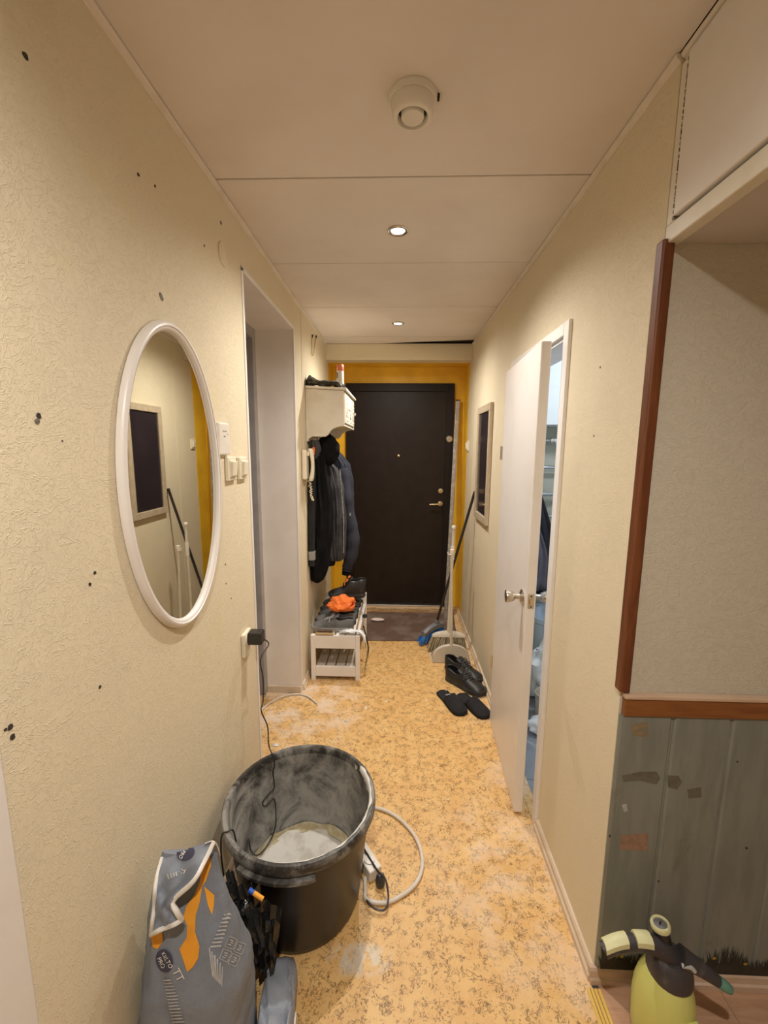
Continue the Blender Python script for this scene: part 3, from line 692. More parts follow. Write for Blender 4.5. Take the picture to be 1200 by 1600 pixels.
# wires sticking out of the wall high on the left
wlp = thing('wall_wire', 'loop of old yellow wire hanging from two holes in the wall', 'wire', (XL, 3.09, 2.3))
a, b = atX(487.5, 526, XL + .004), atX(493.5, 527, XL + .004)
G().tube(smooth_path([a, atX(487, 540, XL + .010), atX(487.5, 553, XL + .012), atX(489, 555, XL + .012), atX(491, 545, XL + .012), b], 6), .0032, 8).build('wire', WIREY, wlp, smooth=60)
for p in (a, b): G().tube([p - Vector((.003, 0, .010)), p + Vector((.004, 0, .012))], .007, 9).build('black_tape', BLACKP, wlp, smooth=60)

# ------------------------------------------------------------------ intercom handset
ic = thing('intercom_phone', 'white wall intercom handset with coiled cord beside the jackets', 'intercom', (XL, 2.66, 1.45))
G().box(XL + .0025, XL + .032, 2.622, 2.706, 1.352, 1.538).build('wall_base', CREAMP, ic, bevel=.010, seg=3)
rings = []
for k in range(15):
    t = k / 14; z = 1.342 + .204 * t; bulge = .016 * (abs(2 * t - 1) ** 2.2); ww = .024 - .004 * (1 - abs(2 * t - 1)); e = 1 if 0 < k < 14 else .7
    rings.append([Vector((XL + .050 + .014 * (1 - (2 * t - 1) ** 2) + (.011 + bulge * .45) * e * math.cos(a), 2.664 + ww * e * math.sin(a), z)) for a in [j * 2 * math.pi / 14 for j in range(14)]])
G().loft(rings).build('handset', CREAMP, ic, smooth=60)
G().box(XL + .032, XL + .046, 2.645, 2.683, 1.50, 1.525).build('cradle', CREAMP, ic, bevel=.003)
ctr = [Vector((XL + .045, 2.664, 1.335)), Vector((XL + .05, 2.672, 1.29)), Vector((XL + .045, 2.69, 1.245)), Vector((XL + .05, 2.72, 1.212)), Vector((XL + .04, 2.71, 1.25)), Vector((XL + .03, 2.69, 1.345))]
cp = smooth_path(ctr, 30); coil = [p + Vector((math.cos(i * .62), math.sin(i * .62), 0)) * .0065 for i, p in enumerate(cp)]
G().tube(coil, .0022, 5).build('coiled_cord', CREAMP, ic, smooth=60)

# ------------------------------------------------------------------ shelf cupboard with hooks
sh = thing('wall_shelf', 'white wall coat shelf with curved sides and small drawers', 'shelf', (XL + .003, 3.06, 1.6))
X0, X1, Y1s, Y2s = XL + .004, -.347, 2.765, 3.36
side = [(X0, 1.585), (X0, 1.925), (X1, 1.912), (X1, 1.690)]
for k in range(9): a = k / 8 * math.pi / 2; side.append((X1 - .085 * math.sin(a) - .002 * k, 1.690 - .052 * (1 - math.cos(a))))
side += [(-.470, 1.622), (-.555, 1.622), (-.575, 1.612)]
for yy in (Y1s, Y2s - .016): G().prism([(x, yy, z) for x, z in side], (0, .016, 0)).build('side_panel', OFFW, sh, bevel=.0015, seg=1)
G().add([(X0, Y1s - .012, 1.926), (X1 + .016, Y1s - .012, 1.913), (X1 + .016, Y2s + .012, 1.913), (X0, Y2s + .012, 1.926), (X0, Y1s - .012, 1.942), (X1 + .016, Y1s - .012, 1.929), (X1 + .016, Y2s + .012, 1.929), (X0, Y2s + .012, 1.942)], [(0, 3, 2, 1), (4, 5, 6, 7), (0, 1, 5, 4), (1, 2, 6, 5), (2, 3, 7, 6), (3, 0, 4, 7)]).build('top_board', OFFW, sh, bevel=.003)
G().box(X0, X1 - .002, Y1s + .016, Y2s - .016, 1.692, 1.706).build('bottom_board', OFFW, sh)
G().box(X0, X0 + .012, Y1s + .016, Y2s - .016, 1.592, 1.92).build('back_board', OFFW, sh)
yy = Y1s + .02; wd = (Y2s - Y1s - .04 - .008) / 3
for k in range(3):
    a = yy + k * (wd + .004)
    drw = G().box(X1 - .016, X1 + .004, a, a + wd, 1.71, 1.905).build('drawer', OFFW, sh, bevel=.003)
    G().lathe([(.004, 0), (.004, .010), (.010, .016), (.011, .022), (.006, .026), (0, .026)], (X1 + .004, a + wd / 2, 1.80), 14, RY(90)).build('knob', STEEL if k == 2 else OFFW, drw, smooth=40)
    g = G()
    for q in range(6):
        z = 1.73 + q * .028; g.box(X1 + .004, X1 + .0062, a + wd * .55, a + wd * .93, z, z + .012)
    g.build('carved_relief', WHITE, drw, bevel=.001, seg=1)
for k in range(5):
    y = Y1s + .07 + k * .115
    G().tube(smooth_path([(X0 + .012, y, 1.625), (X0 + .05, y, 1.615), (X0 + .062, y, 1.600), (X0 + .07, y, 1.622)], 4), .004, 8).build('coat_hook', STEEL, sh, smooth=50)
# work gloves on the shelf
gv = thing('work_glove', 'pair of olive grey work gloves lying on the coat shelf', 'gloves', (-.52, 2.80, 1.94))
rings = []
for k in range(16):
    t = k / 15; p = Vector((X0 + .01 + .20 * t, 2.80, 1.968 - .014 * t + .007 * math.sin(t * 9))); hh = (.026 * (1 - .35 * t) + .006 * math.sin(t * 14)) * (1 if 0 < k < 15 else .4); ww = .05 * (1 if 0 < k < 15 else .5)
    rings.append([p + Vector((0, ww * math.cos(a), max(-.022, hh * math.sin(a)) )) for a in [j * 2 * math.pi / 14 for j in range(14)]])
G().loft(rings).build('palm', GLOVE, gv, smooth=60)
for q, dy in enumerate((-.045, -.018, .010, .036)):
    G().tube(smooth_path([(-.42, 2.80 + dy, 1.955), (-.385, 2.795 + dy, 1.952), (-.37 + .008 * q, 2.79 + dy, 1.935 if q < 2 else 1.947)], 4), [.012] * 6 + [.011, .009, .006], 9).build('finger', BLACKP if q % 2 else GLOVE, gv, smooth=60)
G().loft([[Vector((X0 + .004 + .03 * math.cos(a) * s + .02, 2.80 + .045 * math.sin(a) * s, z)) for a in [j * 2 * math.pi / 12 for j in range(12)]] for z, s in ((1.944, 1.), (1.97, .9), (1.995, .5), (2.012, .15))]).build('cuff', CLD, gv, smooth=60)
# sealant tube
st = thing('sealant_tube', 'white sealant tube with salmon red cap standing on the shelf', 'tube', (-.385, 2.85, 1.93))
cx, cy = -.383, 2.86
zb = 1.9315
G().lathe([(0, zb), (.0225, zb), (.0235, zb + .003), (.0235, zb + .11), (.021, zb + .118)], (cx, cy, 0), 22).build('tube_body', WPLAST, st, smooth=40)
G().lathe([(.022, zb + .116), (.0235, zb + .118), (.0235, zb + .152), (.021, zb + .155), (0, zb + .155)], (cx, cy, 0), 22).build('cap', RED, st, smooth=40)
G().lathe([(.024, zb + .07), (.0242, zb + .07), (.0242, zb + .105), (.024, zb + .105)], (cx, cy, 0), 12, None, False, math.radians(190), math.radians(235)).build('label_mark', BLACKP, st)

# ------------------------------------------------------------------ jackets
def garment(secs, n=80, amp=.10, k=7, seed=0., steps=44):
    tabs = [[(s[0], s[j]) for s in secs] for j in range(1, 5)]; z0, z1 = secs[0][0], secs[-1][0]; rings = []
    for i in range(steps + 1):
        z = z0 + (z1 - z0) * i / steps; xc, yc, ax, ay = [interp(t, z) for t in tabs]; ring = []
        for j in range(n):
            a = 2 * math.pi * j / n
            f = 1 + amp * (.6 * math.sin(k * a + seed + 1.5 * math.sin(z * 3 + seed)) + .5 * noise.noise(Vector((2.2 * math.cos(a) + seed, 2.2 * math.sin(a), z * 4))))
            wv = noise.fractal(Vector((2.3 * math.cos(a) + seed, 2.3 * math.sin(a), z * 2.6)), 1, 2, 2); f += amp * 1.1 * ((1 - 2 * abs(wv)) - .6)
            p = Vector((xc + ax * f * math.cos(a), yc + ay * f * math.sin(a), z))
            p.x = max(p.x, XL + .006); ring.append(p)
        rings.append(ring)
    return G().loft(rings)
j1 = thing('black_jacket', 'long black hooded jacket hanging nearest the intercom', 'jacket', (-.53, 2.86, .62))
garment([(.615, -.556, 2.86, .016, .030), (.64, -.553, 2.86, .046, .07), (.72, -.545, 2.855, .064, .075), (.95, -.525, 2.855, .075, .078), (1.2, -.52, 2.855, .072, .078), (1.4, -.525, 2.86, .062, .072), (1.52, -.535, 2.87, .05, .07), (1.58, -.55, 2.87, .03, .04)], seed=1.3, amp=.13).build('body', CLB, j1, smooth=60)
sl = garment([(.76, -.575, 2.765, .021, .030), (.85, -.575, 2.765, .024, .034), (1.05, -.572, 2.775, .027, .036), (1.3, -.566, 2.80, .030, .040), (1.44, -.56, 2.83, .026, .036)], n=24, seed=4, k=4, amp=.12).build('sleeve', CLD, j1, smooth=60)
garment([(.805, -.574, 2.764, .0258, .037), (.865, -.574, 2.764, .0262, .0375)], n=24, seed=4, k=4, amp=.10, steps=3).build('reflective_band', REFL, sl, smooth=60)
garment([(1.48, -.545, 2.83, .028, .04), (1.54, -.545, 2.83, .034, .05), (1.60, -.55, 2.83, .026, .035)], n=24, seed=2, steps=8).build('collar', CLG, j1, smooth=60)
flt = garment([(1.505, -.552, 2.765, .009, .009), (1.53, -.55, 2.765, .011, .010), (1.555, -.55, 2.77, .007, .008)], n=12, seed=2, steps=5).build('orange_loop', ORCAP, j1, smooth=60)
j2 = thing('grey_jacket', 'grey zip jacket hanging between the black and blue-grey jackets', 'jacket', (-.47, 3.0, .72))
garment([(.735, -.445, 3.025, .05, .055), (.78, -.445, 3.025, .062, .065), (1.0, -.452, 3.025, .072, .075), (1.25, -.465, 3.025, .070, .075), (1.40, -.485, 3.035, .055, .055), (1.47, -.53, 3.045, .03, .04)], seed=5.1, k=5, amp=.22).build('body', CLG, j2, smooth=60)
G().tube(smooth_path([(-.405, 2.962, 1.40), (-.395, 2.962, 1.25), (-.382, 2.957, 1.05), (-.385, 2.967, .80)], 6), .004, 6).build('zip', LACE, j2, smooth=60)
garment([(.695, -.495, 3.02, .035, .045), (.74, -.50, 3.02, .05, .055), (.95, -.50, 3.02, .055, .055), (1.2, -.505, 3.02, .05, .05)], seed=3.4, n=28, k=5).build('lining', CLB, j2, smooth=60)
j3 = thing('blue_grey_jacket', 'blue-grey work jacket with bent sleeve hanging by the entrance door', 'jacket', (-.45, 3.2, .6))
garment([(.80, -.44, 3.21, .055, .07), (.86, -.43, 3.21, .068, .085), (1.1, -.425, 3.21, .075, .09), (1.30, -.42, 3.21, .075, .09), (1.43, -.435, 3.21, .062, .08), (1.50, -.47, 3.21, .045, .06), (1.57, -.53, 3.21, .03, .04)], seed=8.2, k=5, amp=.19).build('body', CLBL, j3, smooth=60)
pts = [(-.415, 3.13, 1.40), (-.385, 3.12, 1.22), (-.355, 3.12, 1.02), (-.335, 3.12, .90), (-.345, 3.13, .76), (-.375, 3.14, .655), (-.385, 3.14, .62)]
pp = smooth_path(pts, 7); rr = [interp([(0, .045), (.4, .048), (.62, .055), (.8, .044), (.93, .034), (1, .036)], i / (len(pp) - 1)) * (1 + 0.06 * math.sin(i * .9) + .03 * math.sin(i * 2.9)) for i in range(len(pp))]
slv = G().tube(pp, rr, 18).build('sleeve', CLBL, j3, smooth=60)
G().tube([(-.386, 3.14, .63), (-.392, 3.14, .585)], [.031, .029], 16).build('cuff', CLB, slv, smooth=60)
G().box(-.352, -.342, 3.062, 3.085, 1.055, 1.075).build('cuff_tag', REFL, slv)
blobmesh((-.478, 2.885, 1.535), (.082, .062, .105), .14, 1.6, 2.2, 4).build('hood', CLB, j1, smooth=60)

# ------------------------------------------------------------------ shoe bench
bn = thing('shoe_bench', 'white wooden shoe bench with slatted lower shelf', 'bench', (-.41, 2.94, 0))
bx0, bx1, by0, by1, bz = -.566, -.238, 2.632, 3.262, .322
for x in (bx0, bx1 - .030):
    for y in (by0, by1 - .030):
        G().box(x, x + .030, y, y + .030, 0, bz if y == by0 else .405).build('leg', WHITE, bn, bevel=.004)
for y in (by0 + .004, by1 - .024):
    G().box(bx0 + .030, bx1 - .030, y, y + .018, .228, bz - .004).build('end_rail', WHITE, bn, bevel=.002)
    G().box(bx0 + .030, bx1 - .030, y, y + .018, .030, .100).build('end_rail', WHITE, bn, bevel=.002)
G().box(bx0 + .030, bx1 - .030, by1 - .024, by1 - .006, .350, .402).build('end_rail', WHITE, bn, bevel=.002)
SLATG = M('dusty grey slat', (.46, .41, .345), .6, var=((.40, .35, .29), 12, .4, .7))
for k in range(4):
    a = bx0 + .033 + k * .0665
    G().box(a, a + .058, by0 + .022, by1 - .024, .086, .100).build('slat', SLATG, bn, bevel=.002)
    G().box(a, a + .058, by0 + .022, by1 - .024, bz - .016, bz - .002).build('slat', WHITE, bn, bevel=.002)
G().box(bx1 - .026, bx1 - .006, by0 + .03, by1 - .03, .270, .318).build('side_rail', WHITE, bn, bevel=.002)
# shoes ------------------------------------------------------------
def wprof(t, W, heel=.78):
    if t < .10: return W * heel * math.sqrt(max(0, 1 - ((.10 - t) / .10) ** 2))
    if t > .80: return W * 1.0 * math.sqrt(max(0, 1 - ((t - .80) / .20) ** 2.3))
    return W * interp([(.10, heel), (.35, .80), (.55, .92), (.70, 1.0), (.80, 1.0)], t)
def make_shoe(name, label, cat, upper, sole, lace, hc=.085, Ln=.285, W=.0435, group=None, sole_h=.026, boot=0.):
    r = thing(name, label, cat, (0, 0, 0), group); g = G(); nt_, ns = 26, 9
    htab = [(0, hc), (.12, hc + .004), (.30, hc - .012), (.42, hc + .004), (.50, hc * .55 + .045), (.60, .080), (.74, .064), (.86, .056), (.94, .047), (1, .026)]
    rings = []
    for i in range(nt_ + 1):
        t = i / nt_; t = .5 - .5 * math.cos(math.pi * t) if i not in (0, nt_) else t
        w = wprof(t, W); h = interp(htab, t); o = interp([(0, 1), (.40, 1), (.52, 0), (1, 0)], t)
        lean = -.010 * min(1, hc / .1) if t < .05 else 0
        ring = []
        for sd_ in (1, -1):
            seq = range(ns + 1) if sd_ > 0 else range(ns, -1, -1)
            for j in seq:
                s_ = j / ns
                px = (1 - o) * math.cos(s_ * math.pi / 2) + o * (1 - .32 * s_ ** 2 + .10 * math.sin(s_ * math.pi))
                pz = (1 - o) * math.sin(s_ * math.pi / 2) + o * s_
                ring.append(Vector((Ln * t + lean * s_, sd_ * w * px, sole_h * .8 + (h - sole_h * .8) * pz)))
        rings.append((t, ring))
    m = 2 * (ns + 1); vs = [p for _, q in rings for p in q]; fs = []
    for i in range(nt_):
        for j in range(m - 1):
            if j == ns and rings[i][0] < .47: continue
            a = i * m + j; fs.append((a, a + 1, a + 1 + m, a + m))
    g.add(vs, fs); g.build('upper', upper, r, smooth=60, solid=.004)
    ins = [Vector((Ln * t, s_ * wprof(t, W) * .9, sole_h + .006)) for s_, ts in ((1, [k / 12 * .6 for k in range(13)]), (-1, [.6 - k / 12 * .6 for k in range(13)])) for t in ts]
    g = G(); g.prism(ins, (0, 0, .003)); g.build('insole', INSOLE, r)
    out = []
    for s_, ts in ((1, [k / 24 for k in range(25)]), (-1, [1 - k / 24 for k in range(1, 24)])):
        for t in ts: out.append((Ln * (t * 1.03 - .015), s_ * (wprof(t, W) * 1.03 + .0035)))
    g = G(); lev = []
    for z, f in ((0, .97), (.004, 1), (sole_h, 1), (sole_h + .004, .97)):
        lev.append([Vector((Ln / 2 + (x - Ln / 2) * f, y * f, z + (.012 * max(0, x / Ln - .78) * 3 if True else 0))) for x, y in out])
    g.loft(lev); g.build('sole', sole, r, smooth=40)
    g = G(); tg = []
    for i in range(7):
        t = .34 + .26 * i / 6; h = interp(htab, .52) + (.022 + boot * .4) * (1 - i / 6) - .012 * (i / 6)
        tg.append([Vector((Ln * t, yy_ * W * .62, h - .25 * (yy_ ** 2) * .03)) for yy_ in (-1, -.5, 0, .5, 1)])
    g.loft(tg, False, False); g.build('tongue', upper, r, smooth=60, solid=.006)
    g = G(); nl = 5 if boot == 0 else 7
    for i in range(nl):
        t = (.46 if boot == 0 else .40) + .19 * i / (nl - 1); h = interp(htab, max(t, .50)) + .004 + (.03 if boot and i < 2 else 0)
        g.tube([Vector((Ln * t, -W * .42, h - .004)), Vector((Ln * (t + .012), 0, h + .004)), Vector((Ln * (t + .024), W * .42, h - .004))], .0034, 6)
    hb = interp(htab, .5) + .008
    for s_ in (1, -1):
        g.tube(smooth_path([(Ln * .46, 0, hb), (Ln * .46, s_ * .020, hb + .012), (Ln * .49, s_ * .034, hb - .002), (Ln * .50, s_ * .018, hb + .002)], 5), .003, 6)
        g.tube(smooth_path([(Ln * .47, 0, hb), (Ln * .54, s_ * .028, hb - .006), (Ln * .56, s_ * .045, hb - .028)], 5), .003, 6)
    g.build('laces', lace, r, smooth=60)
    return r
def place(o, p, deg, tilt=0): o.location = p; o.rotation_euler = (math.radians(tilt), 0, math.radians(deg)); return o
BT = bz + .0005
SG = 'shoes on the white bench'
s = make_shoe('grey_work_shoe', 'light grey laced work shoe at the bench front beneath the orange cap', 'shoe', SHG, SHSL, LACE, group=SG)
place(s, (-.290, 2.722, BT), 179)
q = 0
for y, lab, mt, x, dg in ((2.830, 'grey shoe behind the frontmost bench shoe', SHG, -.285, 180), (2.937, 'dark grey suede shoe in the middle of the bench row', SHD, -.280, 180), (3.044, 'dark grey suede shoe beside the black boots on the bench', SHD, -.285, 180)):
    c = make_shoe('dark_work_shoe', lab, 'shoe', mt, SHS, LACE if q < 2 else LACEB, group=SG); place(c, (x, y, BT), dg); q += 1
bt = make_shoe('ankle_boot', 'black ankle boot with orange laces nearest the door on the bench', 'boot', SHD, SHS, LACEO, hc=.135, Ln=.29, W=.05, group='black boots on the bench', boot=.05)
place(bt, (-.278, 3.164, BT), 180)
bt2 = make_shoe('ankle_boot', 'black ankle boot with orange laces set on top of the bench shoes', 'boot', SHB, SHS, LACEO, hc=.135, Ln=.27, W=.05, group='black boots on the bench', boot=.05)
bt2.location = (-.235, 3.04, BT + .128); bt2.rotation_euler = (0, math.radians(0), math.radians(184))
# orange cap
g = blobmesh((-.378, 2.800, .474), (.090, .078, .060), .36, 2.0, 6.6, 4, zmin=.4505)
oc_ = thing('orange_cap', 'orange knitted cap lying on top of the bench shoes', 'cap', (-.378, 2.80, .45))
g.build('crown', ORCAP, oc_, smooth=60)
bb = G().loft([[Vector((-.378 + .088 * f * math.cos(a), 2.800 + .080 * f * math.sin(a), .457 + z + .004 * math.sin(3 * a))) for a in [k * 2 * math.pi / 32 for k in range(32)]] for f, z in ((.93, -.006), (1.0, .0), (1.02, .014), (.97, .024))], False).build('folded_brim', ORCAP, oc_, smooth=60, solid=.005)
# brush, paper bag and strap on the bench
br = thing('hand_brush', 'small wooden hand brush on the front of the bench', 'brush', (-.48, 2.655, BT))
g = G(); g.box(-.532, -.412, 2.634, 2.666, BT, BT + .016); g.build('wooden_back', BROWNW, br, bevel=.005)
G().box(-.525, -.419, 2.638, 2.662, BT + .016, BT + .030).build('bristles', BRISTD, br, bevel=.002)
pbg = thing('white_plastic_bag', 'crumpled white plastic bag hanging over the bench corner', 'bag', (-.26, 2.66, BT))
rows = []
for i in range(12):
    t = i / 11; base = smooth_path([(-.375, 2.675, BT + .012), (-.30, 2.672, BT + .024), (-.235, 2.668, BT + .016), (-.205, 2.665, BT - .035), (-.222, 2.66, BT - .06)], 3)[i]
    rows.append([base + Vector((.006 * math.sin(j * 2.1 + i), -.018 + (j / 7 - .35) * .042 * (1 + .2 * math.sin(i)), .007 * math.sin(j * 1.7 + i * 1.3))) for j in range(8)])
G().loft(rows, False, False).build('film', FILMW, pbg, smooth=40, solid=.002)
G().box(-.365, -.33, 2.640, 2.654, BT + .026, BT + .0235).build('print', PRINTG, pbg)
sp_ = thing('webbing_strap', 'beige and black strap dangling from the side of the bench', 'strap', (-.215, 2.72, .1))
pth = smooth_path([(-.232, 2.72, .325), (-.212, 2.72, .27), (-.205, 2.72, .20), (-.196, 2.73, .14), (-.205, 2.72, .08), (-.215, 2.71, .03)], 6)
G().loft([[p + Vector((.003 * math.sin(i), -.012, 0)), p + Vector((-.003 * math.sin(i), .012, 0))] for i, p in enumerate(pth)], False, False).build('webbing', BRIST, sp_, solid=.003)
pth2 = smooth_path([(-.225, 2.78, .33), (-.205, 2.77, .25), (-.19, 2.765, .17), (-.20, 2.75, .10), (-.21, 2.745, .05)], 6)
G().tube(pth2, .005, 7).build('black_cord', BLACKP, sp_, smooth=60)
kn = G().lathe([(0, 0), (.016, .003), (.02, .012), (.016, .022), (0, .026)], (-.228, 2.93, BT + .004), 16).build('bottle_cap', BLACKP, None, smooth=40); tag(kn, 'small round black cap on the bench edge', 'cap')
# shoe on the lower shelf, partly seen
flip = thing('grey_sandal', 'grey shoe sole lying on the lower bench shelf', 'sandal', (-.40, 2.95, .1))
out = [Vector((-.27 - .27 * t, 2.95 + s_ * (wprof(t, .05) + .002), .101)) for s_, ts in ((1, [k / 20 for k in range(21)]), (-1, [1 - k / 20 for k in range(1, 20)])) for t in ts]
G().prism(out, (0, 0, .022)).build('sole', SHSL, flip, bevel=.003)
g = G(); rows = []
for i in range(9):
    t = .5 + .42 * i / 8; rows.append([Vector((-.27 - .27 * t, 2.95 + math.cos(a) * wprof(t, .05), .12 + .05 * math.sin(a) * (1 - .5 * i / 8))) for a in [math.pi * k / 10 for k in range(11)]])
g.loft(rows, False, False); g.build('upper', SHD, flip, smooth=60, solid=.004)

# ------------------------------------------------------------------ shoes and slippers on the floor
fs1 = make_shoe('black_work_shoe', 'dusty black leather work shoe in front of its pair by the dustpan', 'shoe', SHB, SHS, LACEB, hc=.088, Ln=.30, W=.052, group='black work shoes on the floor')
place(fs1, (.358, 2.708, 0), -46)
fs2 = make_shoe('black_work_shoe', 'dusty black leather work shoe between its pair and the dustpan', 'shoe', SHB, SHS, LACEB, hc=.088, Ln=.30, W=.052, group='black work shoes on the floor')
place(fs2, (.370, 2.857, 0), -46)
def slipper(label, p, deg):
    r = thing('felt_slipper', label, 'slipper', (0, 0, 0), 'felt slippers on the cork floor'); Ln, W = .275, .045
    out = [(Ln * t, s_ * (wprof(t, W, .82) + .004)) for s_, ts in ((1, [k / 22 for k in range(23)]), (-1, [1 - k / 22 for k in range(1, 22)])) for t in ts]
    lev = [[Vector((Ln / 2 + (x - Ln / 2) * f, y * f, z)) for x, y in out] for z, f in ((0, .97), (.003, 1), (.013, 1), (.016, .96))]
    G().loft(lev).build('sole', FELT, r, smooth=40)
    rows = []
    for i in range(15):
        t = .40 + .595 * i / 14; h = interp([(.40, .070), (.55, .062), (.75, .047), (.9, .036), (1, .016)], t); w_ = wprof(t, W, .82) + .003
        rows.append([Vector((Ln * t - .030 * math.sin(a) * (1 if i == 0 else max(0, 1 - i / 4)) * -1, w_ * math.cos(a), .012 + (h - .012) * math.sin(a) ** .8)) for a in [math.pi * k / 14 for k in range(15)]])
    G().loft(rows, False, False).build('upper', FELT, r, smooth=60, solid=.004)
    return place(r, p, deg)
s1 = slipper('black felt slipper with small white mark on the cork floor', (.290, 2.535, 0), -66)
G().box(.095, .101, -.020, -.004, .068, .070).build('white_mark', PRINTG, s1)
for k, yy in enumerate((-.012, -.004, .004, .012)): G().box(.135, .142 + .004 * (k % 2), yy - .030, yy - .026, .0665, .068, RX(22)).build('white_lettering', PRINTG, s1)
slipper('plain black felt slipper beside the marked one', (.408, 2.505, 0), -62)

# ------------------------------------------------------------------ brooms, dustpan, straightedge
bb1 = thing('blue_broom', 'blue bristle broom with black handle leaning on the right wall', 'broom', (.29, 3.22, 0))
A = Vector((.320, 3.285, .105)); B = atX(742, 768, XR - .013)
G().tube([A, A.lerp(B, .5), B], .0105, 12).build('handle', BLACKP, bb1, smooth=50)
ax = (B - A).normalized(); hx = Vector((.78, .62, 0)).normalized()
blk = G(); rows = []
for k in range(9):
    t = k / 8 * 2 - 1; c_ = Vector((.300, 3.262, .100)) + Vector((hx.x * t * .105, hx.y * t * .105, .022 * (1 - t * t) + .016 * t))
    rows.append([c_ + Vector((-hx.y * sx * .024, hx.x * sx * .024, z)) for sx, z in ((-1, -.018), (1, -.018), (1, .014), (0, .026), (-1, .014))])
blk.loft(rows); hb_ = blk.build('head_block', GREYP, bb1, smooth=30)
G().tube([A - ax * .02, A + ax * .07], .018, 12).build('socket', GREYP, bb1, smooth=50)
brg = G()
for k in range(150):
    t = random.uniform(-1, 1); sx = random.uniform(-1, 1)
    base = Vector((.300, 3.262, .086)) + Vector((hx.x * t * .10 - hx.y * sx * .02, hx.y * t * .10 + hx.x * sx * .02, .014 * (1 - t * t) + .016 * t))
    tip = Vector((.285, 3.255, .011)) + Vector((hx.x * t * .135 - hx.y * sx * .04, hx.y * t * .135 + hx.x * sx * .04, random.uniform(0, .012)))
    brg.tube([base, base.lerp(tip, .5) + Vector((0, 0, .004)), tip], [.004, .0045, .003], 5)
ob = brg.build('bristles', BLUEB, bb1, smooth=60); ob['kind'] = 'stuff'
wb = thing('white_broom', 'beige broom with straw bristles standing behind the dustpan', 'broom', (.41, 3.08, 0))
hc_ = Vector((.405, 3.085, .125))
rows = []
for k in range(13):
    t = k / 12 * 2 - 1; hh = .045 * math.sqrt(max(0, 1 - t * t * .93)); 
    rows.append([hc_ + Vector((t * .125, yy_, z)) for yy_, z in ((-.020, 0), (.020, 0), (.018, hh * .6), (.006, hh), (-.006, hh), (-.018, hh * .6))])
G().loft(rows).build('head_block', BEIGEP, wb, smooth=50)
top = atY(709, 826, 3.12)
G().tube([hc_ + Vector((0, 0, .03)), hc_ + Vector((0, .003, .10)), hc_.lerp(top, .5), top], [.015, .012, .0115, .0115], 14).build('handle', BEIGEP, wb, smooth=50)
G().tube([top, top + Vector((0, 0, .012)), top + Vector((0, 0, .022))], [.015, .017, .013], 14).build('end_cap', WPLAST, wb, smooth=50)
mid = hc_.lerp(top, .78)
G().tube([mid - Vector((0, 0, .05)), mid + Vector((0, 0, .05))], .0145, 14).build('grip_sleeve', WPLAST, wb, smooth=50)
brg = G()
for k in range(260):
    t = random.uniform(-1, 1); sx = random.uniform(-1, 1)
    base = hc_ + Vector((t * .118, sx * .016, .002)); tip = Vector((hc_.x - .01 + t * .150, hc_.y + .01 + sx * .035, random.uniform(.001, .008)))
    brg.tube([base, base.lerp(tip, .5) + Vector((t * .004, 0, 0)), tip], [.003, .0035, .0028], 4)
ob = brg.build('bristles', BRIST, wb, smooth=60); ob['kind'] = 'stuff'
dp = thing('dustpan', 'beige long-handled dustpan standing behind the black shoes', 'dustpan', (.41, 2.93, 0))
arc = [(.273, .004)]
for k in range(19): a = math.pi - math.pi * k / 18; arc.append((.409 + .132 * math.cos(a), .018 + .118 * math.sin(a) ** .8))
arc.append((.545, .004))
fr = [Vector((x, 2.905, z)) for x, z in arc]; bk = [Vector((.409 + (p.x - .409) * 1.04, 2.905 + .035 + .03 * 0, p.z * .96)) for p in fr]
G().prism(fr, (0, .006, 0)).build('back_wall', BEIGEP, dp)
G().loft([fr, [Vector((p.x, 2.955, .004 + (p.z - .004) * .92)) for p in fr], [Vector((.409 + (p.x - .409) * 1.02, 3.03, .004 + (p.z - .004) * .45)) for p in fr]], False, False).build('hood', BEIGEP, dp, smooth=50, solid=.003)
G().add([(.268, 2.905, .001), (.550, 2.905, .001), (.562, 3.05, .001), (.256, 3.05, .001), (.268, 2.905, .005), (.550, 2.905, .005), (.562, 3.05, .004), (.256, 3.05, .004)], [(0, 3, 2, 1), (4, 5, 6, 7), (0, 1, 5, 4), (1, 2, 6, 5), (2, 3, 7, 6), (3, 0, 4, 7)]).build('pan_floor', BEIGEP, dp)
dtop = atY(706, 862, 2.93)
G().tube([Vector((.405, 2.915, .118)), Vector((.403, 2.915, .16)), dtop], [.013, .0105, .0105], 12).build('handle', BEIGEP, dp, smooth=50)
G().tube([dtop - Vector((0, 0, .01)), dtop + Vector((0, 0, .016))], .0145, 12).build('end_cap', WPLAST, dp, smooth=50)
hk = smooth_path([dtop + Vector((0, -.01, -.02)), dtop + Vector((-.025, -.015, -.015)), dtop + Vector((-.03, -.015, .0))], 4)
G().tube(hk, .005, 8).build('clip', WPLAST, dp, smooth=50)
sg = thing('straightedge', 'long dusty aluminium straightedge leaning beside the entrance door', 'straightedge', (.45, 3.80, 0))
a, b = atZ(691, 962, .012), atY(715.5, 626, 3.885)
a = Vector((.455, 3.70, .011)); 
G().bar(a, b, .036, .016, (0, 1, .06)).build('rail', ALU, sg, bevel=.002)
ofs = (b - a).normalized().cross(Vector((0, 1, .06))).normalized()
G().bar(a + Vector((0, -.011, 0)) - ofs * .008, b + Vector((0, -.011, 0)) - ofs * .008, .004, .004, (0, 1, .06)).build('edge_rib', STEEL, sg)
G().bar(b - (b - a).normalized() * .006, b + (b - a).normalized() * .008, .038, .019, (0, 1, .06)).build('end_cap', M('red brown end cap', (.16, .05, .03), .5, var=((.12, .04, .02), 30, .4, .6)), sg)

